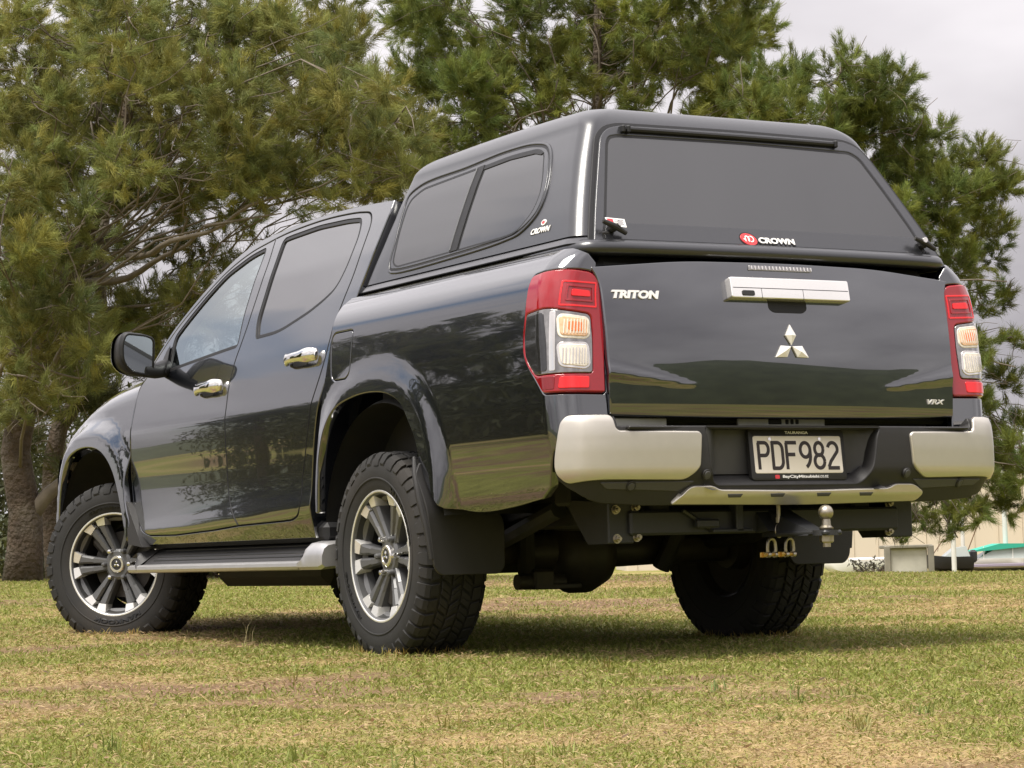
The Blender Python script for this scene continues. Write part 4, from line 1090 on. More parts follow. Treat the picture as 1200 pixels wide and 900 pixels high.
def place(w_, x, y, z, steer, roll, right):
    # roll about the hub axis, then steer; the right-hand wheels are turned to face outwards
    M = Matrix.Translation((x, y, z)) @ Matrix.Rotation(steer+(PI if right else 0), 4, 'Z') @ Matrix.Rotation(roll, 4, 'Y')
    w_.matrix_local = M
STEER = R_(37)
pl = [(3.0-.075*math.sin(STEER)*1.0, YW-.02, ax_z-.003, STEER, 0, False), (0.0, YW, ax_z, 0, R_(120), False), (0.0, -YW, ax_z+.008, 0, R_(30), True), (3.0, -YW, ax_z, STEER, R_(140), True)]
for i, a in enumerate(pl):
    w_ = W0 if i == 0 else copy_tree(W0, TRUCK)
    place(w_, *a)

# ---- side steps, mud flaps, mirrors
for sgn in (1, -1):
    ss = empty('side_step', TRUCK)
    def swept(name, pr, xs, m_, fz=None):
        P = []
        for x in xs:
            k, dz = (1, 0) if fz is None else fz(x)
            P.append([(x, (y)*sgn, z+dz) for y, z in pr]+[(x, pr[0][0]*sgn, pr[0][1]+dz)])
        P = np.array(P); o = grid(name, P, m_, ss, sharp=30, flip=sgn < 0)
        return o
    dzf = lambda x: (1, .012+.0*x-(.020 if False else 0))
    rail_p = [(.882, .332), (.882, .357), (.893, .366), (.912, .364), (.923, .357), (.925, .344), (.919, .333), (.907, .329)]
    swept('edge_rail', rail_p, np.linspace(.62, 2.45, 12), STEPAL)
    swept('tread_pad', [(.70, .360), (.70, .436), (.76, .440), (.802, .434), (.872, .384), (.895, .362), (.883, .350)], np.linspace(.62, 2.34, 6), PLASTIC)
    for i in range(4):
        a0, a1 = .810+.020*i, .817+.020*i; zf = lambda y: .434-(y-.802)*.714
        swept('tread_groove', [(a0, zf(a0)), (a0, zf(a0)+.003), (a1, zf(a1)+.003), (a1, zf(a1))], [.68, 2.25], SEAL)
    for (xa, xb, s_) in ((.62, .400, 1), (2.34, 2.47, -1)):
        P = []
        for t in np.linspace(0, 1, 9):
            x = xa+(xb-xa)*t; e = (1-t**4); g_ = float(sst(-.05, .35, t))
            q = [(.70, .345), (.70, .437), (.76, .441), (.807+.05*g_, .434+.006*g_), (.872+.025*g_, .386+.046*g_), (.902+.012*g_, .366+.050*g_), (.925, .352+.030*g_), (.925, .342), (.912, .330)]
            if s_ < 0: q = [(a, b-(.0 if b < .36 else .03*t)) for a, b in q]
            if t > .999: q = [(.80+(a-.80)*.96, .385+(b-.385)*.80) for a, b in q]
            if s_ < 0: q = [(a-(.10*t*t if a > .9 else 0), b) for a, b in q]
            P.append([(x, a*sgn, b) for a, b in q]+[(x, q[0][0]*sgn, q[0][1])])
        grid('end_cap', np.array(P), STEPAL if s_ > 0 else PLASTIC, ss, sharp=30, flip=(sgn < 0) ^ (s_ < 0))
        cb = MB(); r_ = P[-1][:-1]; cb.add(r_, [tuple(range(len(r_)))]); cb.build('end_plate', STEPAL if s_ > 0 else PLASTIC, ss)
    for x in (.75, 1.4, 2.05):
        sb = MB(); sb.box((x, sgn*.70, .385), (.05, .32, .03), .006); sb.build('step_bracket', DARK, ss)
    # rear mud flap: moulded wing that follows the arch and a flat hanging sheet
    mf = empty('mud_flap', TRUCK)
    fo = rnd([(.925, .70), (.945, .66), (.930, .545), (.905, .33), (.880, .302), (.645, .302), (.622, .325), (.620, .50), (.70, .58), (.80, .66)], [.01, .01, .03, .02, .03, .03, .03, .04, .05, .05])
    fx = lambda y, z: -.43-.055*sst(.70, .50, z)-.012*np.asarray(z)*0
    panel('flap_sheet', fo, lambda y, z: np.stack([fx(y, np.asarray(z, float)), y, z], -1), PLASTIC, mf, REAROUT, sgn, step=.03, thick=.012, bevel=.003, off=.004)
    lm = MB(); lm.tube([(-.400, sgn*.930, .72), (-.425, sgn*.940, .66), (-.445, sgn*.936, .58), (-.47, sgn*.925, .48), (-.48, sgn*.912, .36)], [.006, .012, .016, .014, .008], 10)
    lm.build('flap_edge', PLASTIC, mf)
    # front mud flap
    mf = empty('mud_flap', TRUCK)
    lm = MB(); lm.hull([(2.50, sgn*.91, .66), (2.50, sgn*.70, .60), (2.45, sgn*.92, .46), (2.33, sgn*.90, .445), (2.33, sgn*.62, .445), (2.47, sgn*.62, .47), (2.40, sgn*.90, .53)])
    lm.build('flap_sheet', PLASTIC, mf)
    # sills under the doors
    sl_ = MB(); sl_.box((1.50, sgn*.80, .475), (1.95, .09, .075), .02); sl_.build('sill', JAMB, TRUCK)
    # door mirror
    dm = empty('door_mirror', TRUCK)
    mc = np.array([2.10, 1.008, 1.292])
    bm = bmesh.new(); bmesh.ops.create_uvsphere(bm, u_segments=28, v_segments=18, radius=1.0)
    for v in bm.verts:
        x, y, z = v.co
        sx = math.copysign(abs(x)**.75, x); sy = math.copysign(abs(y)**.72, y); sz = math.copysign(abs(z)**.72, z)
        X = sx*.085 if sx > 0 else sx*.030
        v.co = (mc[0]+X-.03*sy*1.0, (mc[1]+sy*.098*(1-.06*sz)), mc[2]+sz*.095+.010*sy)
    V = [(v.co.x, v.co.y*sgn, v.co.z) for v in bm.verts]; F = [tuple(v.index for v in f.verts) for f in bm.faces]; bm.free()
    mk('mirror_shell', V, F, PLASTIC if True else PAINT, dm, sharp=50)
    cap = [(x+.004, y+.013*sgn, z) for x, y, z in V]
    Fk = [f for f in F if min(V[i][0]-(mc[0]-.03*(abs(V[i][1])-mc[1])/.098) for i in f) > .003]
    mk('mirror_cap', cap, Fk, CHROME, dm, sharp=50)
    fr = rnd([(-.080, -.070), (-.072, .072), (-.03, .080), (.07, .074), (.082, .03), (.074, -.04), (.03, -.078), (-.05, -.080)], [.03, .03, .04, .03, .03, .04, .04, .03])
    msurf = lambda u, v: np.stack([mc[0]-.034-.03*u/.098-.004-.24*v, mc[1]+u, mc[2]+v+.10*u], -1)
    panel('mirror_bezel', grow(fr, .008), msurf, SEAL, dm, REAROUT, sgn, step=.04, holes=[grow(fr, -.002)], thick=.03, bevel=.004, off=.010)
    panel('mirror_glass', fr, msurf, MIRR, dm, REAROUT, sgn, step=.04, thick=.006, bevel=.001, off=.004)
    ar = MB(); ar.tube([(2.11, sgn*.97, 1.225), (2.13, sgn*.90, 1.222), (2.18, sgn*.83, 1.240)], [.032, .034, .04], 12)
    ar.hull([(2.22, sgn*.80, 1.20), (2.10, sgn*.865, 1.215), (2.40, sgn*.80, 1.245), (2.20, sgn*.80, 1.345), (2.22, sgn*.79, 1.25), (2.12, sgn*.85, 1.255)])
    ar.build('mirror_arm', SEAL, dm)

# ---- underbody
ch = MB()
for sgn in (1, -1):
    ch.box((1.1, sgn*.42, .52), (4.6, .08, .13), .01)
    ch.tube([(-.75, sgn*.55, .52), (-.35, sgn*.55, .42), (0, sgn*.55, .40), (.35, sgn*.55, .42), (.70, sgn*.55, .50)], .032, 8)
    ch.tube([(-.25, sgn*.40, .66), (-.08, sgn*.30, .30)], .035, 10)
ch.box((1.6, 0, .56), (2.6, 1.3, .12), .03)
ch.box((1.65, .38, .36), (1.15, .42, .20), .04)
ch.box((1.6, -.40, .38), (1.0, .40, .18), .04)
ch.tube([(1.2, .1, .46), (0.05, .02, .40)], .04, 10)
ch.tube([(2.4, -.3, .40), (.6, -.34, .42), (.1, -.50, .56), (-.7, -.50, .46), (-1.2, -.52, .46)], .03, 10)
ch.box((-.85, 0, .58), (.10, 1.2, .10), .01)
ch.box((-.70, .05, .50), (.70, .70, .10), .05)
ch.box((3.3, 0, .50), (.6, 1.0, .25), .05)
ch.build('chassis', DARK, TRUCK)
ax = MB()
ax.tube([(0, .64, ax_z), (0, .30, ax_z), (0, .20, ax_z), (0, -.30, ax_z), (0, -.64, ax_z)], [.055, .050, .075, .060, .055], 18)
ax.lathe([(-.13, .0), (-.13, .06), (-.10, .115), (-.03, .150), (.05, .150), (.11, .115), (.14, .06), (.14, 0)], (0, .02, ax_z-.01), 24)
ax.tube([(0, .02, ax_z), (.25, .02, ax_z+.02)], [.10, .05], 14)
P2 = []
ax.box((-.10, .26, .275), (.10, .09, .07), .01)
ax.tube([(-.11, .36, .265), (-.11, .16, .262)], .030, 12)
ax.box((-.13, .20, .245), (.04, .20, .020), .004)
ax.tube([(-.16, .06, .42), (-.13, .06, .42)], .020, 10)
ax.build('rear_axle', AXLE, TRUCK)
# tow bar
tb = empty('tow_bar', TRUCK)
b = MB(); b.box((-1.19, .0, .461), (.08, 1.12, .082), .008); b.build('cross_beam', TOWBLK, tb)
for sgn in (1, -1):
    b = MB()
    b.hull([(-1.18, sgn*.588, .53), (-1.18, sgn*.588, .395), (-1.0, sgn*.588, .395), (-.85, sgn*.588, .55), (-1.18, sgn*.572, .53), (-1.18, sgn*.572, .395), (-1.0, sgn*.572, .395), (-.85, sgn*.572, .55)])
    b.build('side_plate', DARK, tb)
    b = MB(); b.box((-1.205, sgn*.585, .462), (.012, .10, .135), .004); b.build('end_plate', TOWBLK, tb)
for (y, z) in ((.629, .507), (.549, .514), (.626, .411), (.545, .415)):
    for sgn in (1, -1):
        if sgn < 0 and y > .6: continue
        nb = MB(); nb.tube([(-1.209, y*sgn*.965, z), (-1.213, y*sgn*.965, z)], .016, 12); nb.tube([(-1.212, y*sgn*.965, z), (-1.226, y*sgn*.965, z)], .0115, 6)
        nb.tube([(-1.22, y*sgn*.965, z), (-1.236, y*sgn*.965, z)], .0055, 8); nb.build('bolt', STEEL, tb)
b = MB()
b.hull([(-1.21, -.02, .50), (-1.21, .0, .50), (-1.50, -.03, .42), (-1.50, .03, .42), (-1.21, -.085, .505), (-1.21, -.085, .42), (-1.50, -.04, .405), (-1.50, .04, .405), (-1.21, .02, .405)])
b.hull([(-1.22, .055, .50), (-1.22, -.10, .50), (-1.30, .055, .425), (-1.30, -.105, .425), (-1.22, .055, .42), (-1.22, -.10, .42)])
b.box((-1.45, 0.0, .413), (.28, .075, .018), .006)
b.tube([(-1.548, 0, .404), (-1.548, 0, .422)], .045, 20)
b.build('ball_mount', TOWBLK, tb)
b = MB()
ang = np.linspace(R_(-62), R_(90), 14)
path = [(-1.55, 0, .422), (-1.55, 0, .430), (-1.55, 0, .437), (-1.55, 0, .458)]; rad = [.022, .024, .016, .014]
for a in ang: path.append((-1.55, 0, .480+.0255*math.sin(a))); rad.append(max(.0255*math.cos(a), .0005))
b.tube(path, rad, 24); b.build('tow_ball', STEEL, tb)
b = MB(); b.tube([(-1.55, 0, .404), (-1.55, 0, .384), (-1.55, 0, .380)], [.024, .024, .020], 6); b.tube([(-1.55, 0, .382), (-1.55, 0, .366)], .013, 10); b.build('ball_nut', STEEL, tb)
b = MB(); b.box((-1.235, .14, .475), (.05, .03, .10), .004); b.box((-1.235, .17, .43), (.05, .16, .012), .003); b.box((-1.25, .27, .455), (.03, .09, .03), .006)
b.tube([(-1.24, .36, .50), (-1.24, .25, .44)], .008, 6)
b.build('socket_bracket', TOWBLK, tb)
b = MB(); b.tube([(-1.30, .012, .512), (-1.30, .012, .470)], .007, 8); b.tube([(-1.30, .012, .470), (-1.30, .012, .452)], .010, 8)
b.tube([(-1.30, .012+.014*math.sin(a), .426+.024*math.cos(a)) for a in np.linspace(0, 2*PI, 16)], .0025, 6)
b.build('safety_pin', STEEL, tb)

# ---- cabin
it = MB()
for y in (.36, -.36):
    it.box((1.25, y, 1.00), (.12, .46, .56), .05, rot=((0, 1, 0), R_(-12))); it.box((1.50, y, .74), (.5, .46, .16), .05); it.box((1.17, y, 1.36), (.09, .26, .17), .035)
it.box((.58, 0, 1.0), (.12, 1.1, .58), .05); it.box((.80, 0, .74), (.45, 1.1, .16), .05)
for y in (.4, -.4): it.box((.56, y, 1.36), (.08, .24, .14), .03)
it.box((2.25, 0, 1.08), (.45, 1.34, .22), .06)
it.box((1.5, 0, .60), (2.0, 1.5, .06), .01)
it.build('seats_and_dashboard', SEATM, TRUCK)
sw = MB(); sw.tube([(1.92+.05*math.cos(a), -.36+.18*math.sin(a), 1.10+.17*math.cos(a)) for a in np.linspace(0, 2*PI, 30)], .014, 8); sw.build('steering_wheel', SEAL, TRUCK)
# ------------------------------------------------------------------ terrain
Fh = np.array([math.cos(YAW), -math.sin(YAW)]); Rh = np.array([-math.sin(YAW), -math.cos(YAW)])
def dl(x, y):
    """distance ahead of and to the right of the photographer"""
    X = np.asarray(x)-CAM[0]; Y = np.asarray(y)-CAM[1]
    return X*Fh[0]+Y*Fh[1], X*Rh[0]+Y*Rh[1]
def hash2(i, j, s):
    v = np.sin(i*127.1+j*311.7+s*74.7)*43758.5453; return v-np.floor(v)
def vnoise(x, y, s=0):
    i = np.floor(x); j = np.floor(y); f = x-i; g = y-j; f = f*f*(3-2*f); g = g*g*(3-2*g)
    return (hash2(i, j, s)*(1-f)+hash2(i+1, j, s)*f)*(1-g)+(hash2(i, j+1, s)*(1-f)+hash2(i+1, j+1, s)*f)*g
def fbm(x, y, s=0, o=4):
    a = 0; k = .5
    for q in range(o): a = a+k*vnoise(x*2**q, y*2**q, s+q*13); k *= .5
    return a/(1-.5**o)
def ground_z(x, y):
    d, l = dl(x, y)
    lc = np.clip(l, -14, 14)
    A = .158-.0175*lc
    s = np.clip((d-7.0)/14.0, 0, 1); rise = A*s*s*(3-2*s)
    fall = -(A+.37)*sst(22.5, 50, d)
    bump = .018*(fbm(x*1.3+5, y*1.3, 3)-.5)*sst(9, 12.5, d)+.012*(fbm(x*2.5, y*2.5+9, 5)-.5)
    return rise+fall+bump
def patch(x, y):
    """0 = green sward, 1 = dry thatch; 2nd value: bare brown soil"""
    d, l = dl(x, y)
    a = fbm(x*.9+11, y*.9+3, 21, 5); b = fbm(x*3.1, y*3.1, 31, 4); c = fbm(x*.55+31, y*.55+7, 41, 5)
    dry = np.clip((a*.55+b*.45-.480)/.17, 0, 1)
    soil = np.clip((c*.6+b*.4-.530)/.075, 0, 1)
    return dry, soil
def axis(c0, c1, fine, lim, g=1.16):
    a = list(np.arange(c0, c1+1e-6, fine)); s = fine
    while a[-1] < lim: s *= g; a.append(a[-1]+s)
    b = []; s = fine; v = c0
    while v > -lim: s *= g; v -= s; b.append(v)
    return np.array(b[::-1]+a)
gx = axis(-7, 12, .11, 900); gy = axis(-9, 6, .11, 900)
X, Y = np.meshgrid(gx, gy, indexing='ij'); Z = ground_z(X, Y)
P = np.stack([X, Y, Z], -1).reshape(-1, 3); a_, b_ = X.shape
idx = np.arange(a_*b_).reshape(a_, b_)
Fg = np.stack([idx[:-1, :-1], idx[1:, :-1], idx[1:, 1:], idx[:-1, 1:]], -1).reshape(-1, 4)
gm = bpy.data.materials.new('lawn_soil'); gm.use_nodes = True; t = gm.node_tree; b = t.nodes['Principled BSDF']
b.inputs['Roughness'].default_value = 0.95; b.inputs['Specular IOR Level'].default_value = 0.15
geo = t.nodes.new('ShaderNodeNewGeometry')
def tn(scale, detail=6, off=0):
    n = t.nodes.new('ShaderNodeTexNoise'); n.inputs['Scale'].default_value = scale; n.inputs['Detail'].default_value = detail
    m_ = t.nodes.new('ShaderNodeMapping'); m_.inputs['Location'].default_value = (off, off*.7, 0)
    t.links.new(geo.outputs['Position'], m_.inputs[0]); t.links.new(m_.outputs[0], n.inputs['Vector']); return n
at = t.nodes.new('ShaderNodeAttribute'); at.attribute_name = 'tint'
nn = tn(60, 8); nb = tn(7, 6, 4)
ad = t.nodes.new('ShaderNodeMath'); ad.operation = 'ADD'; t.links.new(nn.outputs[0], ad.inputs[0]); t.links.new(nb.outputs[0], ad.inputs[1])
rmp = t.nodes.new('ShaderNodeMapRange'); rmp.inputs[1].default_value = .6; rmp.inputs[2].default_value = 1.4; rmp.inputs[3].default_value = .55; rmp.inputs[4].default_value = 1.4
t.links.new(ad.outputs[0], rmp.inputs[0])
sc = t.nodes.new('ShaderNodeVectorMath'); sc.operation = 'SCALE'; t.links.new(at.outputs['Color'], sc.inputs[0]); t.links.new(rmp.outputs[0], sc.inputs['Scale'])
t.links.new(sc.outputs[0], b.inputs['Base Color'])
bp = t.nodes.new('ShaderNodeBump'); bp.inputs['Strength'].default_value = .8; bp.inputs['Distance'].default_value = .02
t.links.new(nn.outputs[0], bp.inputs['Height']); t.links.new(bp.outputs[0], b.inputs['Normal'])
dry, soil = patch(P[:, 0], P[:, 1])
GREEN = np.array([.175, .180, .042]); STRAW = np.array([.370, .275, .120]); SOIL = np.array([.165, .105, .062])
gc = GREEN*(1-dry[:, None])+STRAW*dry[:, None]*.85; gc = gc*(1-soil[:, None])+SOIL*soil[:, None]
ground = mk('ground', P, Fg, gm, colors=gc, sharp=None); ground['kind'] = 'structure'
ground['label'] = 'mown lawn with dry straw-coloured patches'; ground['category'] = 'ground'

# ---- grass blades: short mown sward, dry thatch lying flat
def leaf_mat(name, trans=.35, rough=.55):
    m = bpy.data.materials.new(name); m.use_nodes = True; t = m.node_tree; b = t.nodes['Principled BSDF']
    o = t.nodes['Material Output']
    a = t.nodes.new('ShaderNodeAttribute'); a.attribute_name = 'tint'
    t.links.new(a.outputs['Color'], b.inputs['Base Color']); b.inputs['Roughness'].default_value = rough; b.inputs['Specular IOR Level'].default_value = .25
    tr = t.nodes.new('ShaderNodeBsdfTranslucent'); t.links.new(a.outputs['Color'], tr.inputs[0])
    mxs = t.nodes.new('ShaderNodeMixShader'); mxs.inputs[0].default_value = trans
    t.links.new(b.outputs[0], mxs.inputs[1]); t.links.new(tr.outputs[0], mxs.inputs[2]); t.links.new(mxs.outputs[0], o.inputs[0])
    return m
GRASS = leaf_mat('grass_blade', .3)
def blades(n, d0, d1, widen, seed, flat):
    r = np.random.RandomState(seed)
    # density falls off with distance so that blade size on screen stays even
    u = r.rand(n); d = d0*(d1/d0)**u if not flat else d0*(d1/d0)**u
    half = d*.235+widen; l = (r.rand(n)*2-1)*half
    x = CAM[0]+d*Fh[0]+l*Rh[0]; y = CAM[1]+d*Fh[1]+l*Rh[1]
    dry, soil = patch(x, y)
    if flat: keep = r.rand(n) < (.16+.68*dry)*(1-.55*soil)
    else: keep = r.rand(n) < (1.0-.55*dry)*(1-.75*soil)
    x, y, d, dry, soil = [q[keep] for q in (x, y, d, dry, soil)]; n = len(x)
    sc_ = np.clip(d/6.0, .75, 2.2)**.55
    z = ground_z(x, y)
    az = r.rand(n)*2*PI; hd = np.stack([np.cos(az), np.sin(az)], 1)
    if flat:
        L_ = (.008+.019*r.rand(n)**2.0)*sc_; w_ = (.0007+.0009*r.rand(n))*sc_; el = r.rand(n)*.6
        z = z+r.rand(n)*.014
        mixc = r.rand(n)[:, None]
        c = np.array([.47, .355, .19])*mixc+np.array([.31, .212, .115])*(1-mixc)
        c = c*(.75+.5*r.rand(n))[:, None]
    else:
        L_ = (.011+.017*r.rand(n)**1.6)*sc_*(1-.3*dry); w_ = (.0012+.0014*r.rand(n))*sc_; el = .5+r.rand(n)*1.0
        g1, g2, g3 = np.array([.250, .268, .056]), np.array([.155, .180, .037]), np.array([.33, .285, .11])
        q = r.rand(n)[:, None]; c = g1*q+g2*(1-q); yl = (r.rand(n) < .22+.3*dry)[:, None]; c = np.where(yl, g3, c)*(.8+.4*r.rand(n))[:, None]
    dirv = np.stack([hd[:, 0]*np.cos(el), hd[:, 1]*np.cos(el), np.sin(el)], 1)
    side = np.stack([-hd[:, 1], hd[:, 0], np.zeros(n)], 1)*w_[:, None]
    tw = r.rand(n)*PI; upv = np.cross(dirv, side/(w_[:, None])); side = side*np.cos(tw)[:, None]+upv*(w_*np.sin(tw))[:, None]
    p0 = np.stack([x, y, z-.002], 1); mid = p0+dirv*(L_*.55)[:, None]
    bend = np.stack([hd[:, 0], hd[:, 1], -np.ones(n)*(.25 if flat else .55)], 1)*(L_*.25)[:, None]
    tip = p0+dirv*L_[:, None]+bend
    V = np.stack([p0, mid+side, tip, mid-side], 1).reshape(-1, 3)
    k = np.arange(n)*4
    T = np.concatenate([np.stack([k, k+1, k+3], 1), np.stack([k+3, k+1, k+2], 1)])
    return V, T, np.repeat(c, 4, 0)
parts = [blades(440000, 3.7, 24, 1.0, 1, False), blades(390000, 3.7, 24, 1.0, 2, True)]
# a few longer stalks and untidy tufts
r = np.random.RandomState(9)
def tuft(x, y, n, h, spread, c, seed):
    r = np.random.RandomState(seed); V = []; T = []; cc = []
    z = float(ground_z(np.array([x]), np.array([y]))[0])
    for i in range(n):
        a = r.rand()*2*PI; e = spread*r.rand(); hh_ = h*(.5+.6*r.rand()); w_ = .0016
        d = np.array([math.cos(a)*e, math.sin(a)*e, 1.]); d /= np.linalg.norm(d); s = np.array([-math.sin(a), math.cos(a), 0])*w_
        p0 = np.array([x+r.randn()*.012, y+r.randn()*.012, z]); m_ = p0+d*hh_*.6; tp = p0+d*hh_+np.array([math.cos(a), math.sin(a), -.3])*hh_*.18
        k = len(V); V += [p0-s, p0+s, m_+s*.8, m_-s*.8, tp]; T += [(k, k+1, k+2), (k, k+2, k+3), (k+3, k+2, k+4)]; cc += [c*(.8+.4*r.rand())]*5
    return np.array(V), np.array(T), np.array(cc)
tl_ = []
def gpt(px, py):
    """ground point seen at a photograph position, found by marching along the view ray"""
    d = _F+_RR*(px-600)/FPX-_UU*(py-450)/FPX
    for t_ in np.arange(3, 40, .02):
        q = CAM+d*t_
        if q[2] < float(ground_z(q[0], q[1])): return q
    return CAM+d*20
for (px, py, n, h, sp, gcol) in ((290, 756, 5, .13, .35, (.42, .36, .18)), (660, 890, 20, .05, .8, (.22, .25, .06)), (345, 893, 16, .045, .8, (.22, .25, .06)), (995, 818, 18, .05, 1.0, (.20, .22, .06)), (1010, 860, 24, .05, 1.2, (.27, .25, .09)), (840, 812, 18, .05, .9, (.15, .19, .05)), (930, 812, 10, .05, 1.0, (.15, .19, .05)), (130, 885, 16, .05, .8, (.17, .2, .05)), (1080, 840, 14, .045, .9, (.15, .19, .05))):
    q = gpt(px, py); tl_.append(tuft(q[0], q[1], n, h, sp, np.array(gcol), int(px)))
for i in range(90):
    d = 4+16*r.rand()**1.3; l = (r.rand()*2-1)*(d*.23+.4); x = CAM[0]+d*Fh[0]+l*Rh[0]; y = CAM[1]+d*Fh[1]+l*Rh[1]
    tl_.append(tuft(x, y, 8+int(8*r.rand()), .030+.035*r.rand(), 1.0, np.array([.15+.08*r.rand(), .18, .045]), 100+i))
# longer grass left round the tyres, where the blades lap over the rubber
for (tx, ty_, sx, sy) in ((.0, .752, .24, .15), (0, -.752, .24, .15), (2.95, .735, .22, .20), (3.0, -.752, .22, .15)):
    for k in range(46):
        a = r.rand()*2*PI; q = .85+.35*r.rand()
        tl_.append(tuft(tx+sx*q*math.cos(a), ty_+sy*q*math.sin(a), 7+int(6*r.rand()), .022+.030*r.rand(), 1.1, np.array([.22+.12*r.rand(), .21, .06]), 900+k))
parts += tl_
Vs = []; Ts = []; Cs = []; o_ = 0
for v_, t_, c_ in parts: Vs.append(v_); Ts.append(t_+o_); Cs.append(c_); o_ += len(v_)
grass = mk('grass', np.vstack(Vs), np.vstack(Ts), GRASS, colors=np.vstack(Cs), sharp=None)
tag(grass, 'short mown green grass mixed with dry straw thatch', 'grass', kind='stuff')

# dead twigs, leaf crumbs and torn thatch scattered over the lawn
r = np.random.RandomState(17); n = 5200
d = 3.8*(20/3.8)**r.rand(n); l = (r.rand(n)*2-1)*(d*.24+.5); x = CAM[0]+d*Fh[0]+l*Rh[0]; y = CAM[1]+d*Fh[1]+l*Rh[1]
k_ = r.rand(n) < .15+1.6*(fbm(x*1.7, y*1.7, 51, 4)-.40); x = x[k_]; y = y[k_]; n = len(x)
z = ground_z(x, y)+.008+.016*r.rand(n); az = r.rand(n)*2*PI; el = (r.rand(n)-.5)*.9
lg = np.where(r.rand(n) < .3, .018+.035*r.rand(n), .005+.010*r.rand(n)); wd_ = np.where(lg > .018, .0012, lg*.38)
u = np.stack([np.cos(az)*np.cos(el), np.sin(az)*np.cos(el), np.sin(el)], 1)*lg[:, None]; v = np.stack([-np.sin(az), np.cos(az), (r.rand(n)-.5)*.8], 1)*wd_[:, None]
c0 = np.stack([x, y, z], 1); V = np.stack([c0-u, c0+v-u*.1, c0+u, c0-v+u*.15], 1).reshape(-1, 3)
tc_ = np.array([[.20, .125, .065]])*(.45+1.1*r.rand(n, 1))+np.array([[.12, .09, .04]])*(r.rand(n, 1) < .25)
lit = mk('leaf_litter', V, np.arange(n*4).reshape(-1, 4), GRASS, colors=np.repeat(tc_, 4, 0), sharp=None, smooth=False)
tag(lit, 'brown leaf crumbs, twigs and torn thatch scattered over the lawn', 'leaf litter', kind='stuff')

# ------------------------------------------------------------------ trees
BARK = mat('casuarina_bark', (.070, .050, .034), rough=.95, noise=.7, nscale=9, bump=1.0, bscale=24, dirt=(.17, .15, .12))
for _n in BARK.node_tree.nodes:
    if _n.type == 'BUMP': _n.inputs['Distance'].default_value = .05
TWIG = mat('grey_twig', (.15, .125, .095), rough=.9, noise=.4, nscale=14)
NEEDLE = leaf_mat('needle_foliage', .38, .6)
def at_px(px, py, d):
    """world point at distance d ahead of the photographer"""
    v = _F+_RR*(px-600)/FPX-_UU*(py-450)/FPX
    return CAM+v*d
def needles(cent, dirs, n, ln, wd, seed, col, colvar, spread=.72):
    """sprays of needles leaving each tuft centre; cent (k,3), dirs (k,3)"""
    r = np.random.RandomState(seed); k = len(cent); m_ = k*n
    c = np.repeat(cent, n, 0); d = np.repeat(dirs, n, 0)
    v = d+r.randn(m_, 3)*spread*.55; v /= np.linalg.norm(v, axis=1)[:, None]
    # start along a short twig running through the tuft
    st = c+d*(r.rand(m_, 1)-.5)*ln*1.3+r.randn(m_, 3)*ln*.13
    L_ = ln*(.55+.65*r.rand(m_, 1)); side = np.cross(v, r.randn(m_, 3)); side /= np.linalg.norm(side, axis=1)[:, None]; side *= wd
    tip = st+v*L_+np.array([0, 0, -.10])*L_*r.rand(m_, 1)
    V = np.stack([st-side, st+side, tip], 1).reshape(-1, 3); T = np.arange(m_*3).reshape(-1, 3)
    tc_ = col[None]*(1+colvar*(r.rand(k, 1)-.5))
    tc_ = tc_*(1+np.array([.35, .10, -.15])*(r.rand(k, 1)-.45))
    cc = np.repeat(tc_, n, 0)*(.82+.36*r.rand(m_, 1))
    return V, T, np.repeat(cc, 3, 0)
def limb(mb, a, b, r0, r1, seed, sag=.12, n=7, side=6):
    r = np.random.RandomState(seed); a = np.array(a); b = np.array(b); L_ = np.linalg.norm(b-a); P = []; R = []
    wob = r.randn(3)*L_*.06; wob2 = r.randn(3)*L_*.05; wob3 = r.randn(3)*L_*.010
    for i in range(n):
        t = i/(n-1); p = a+(b-a)*t+wob*math.sin(PI*t)+wob2*math.sin(2*PI*t)+wob3*math.sin(5*PI*t); p[2] += sag*L_*math.sin(PI*t)*(1 if sag else 0)*.6
        P.append(p); R.append(r0+(r1-r0)*t**.8)
    mb.tube(P, R, side); return P
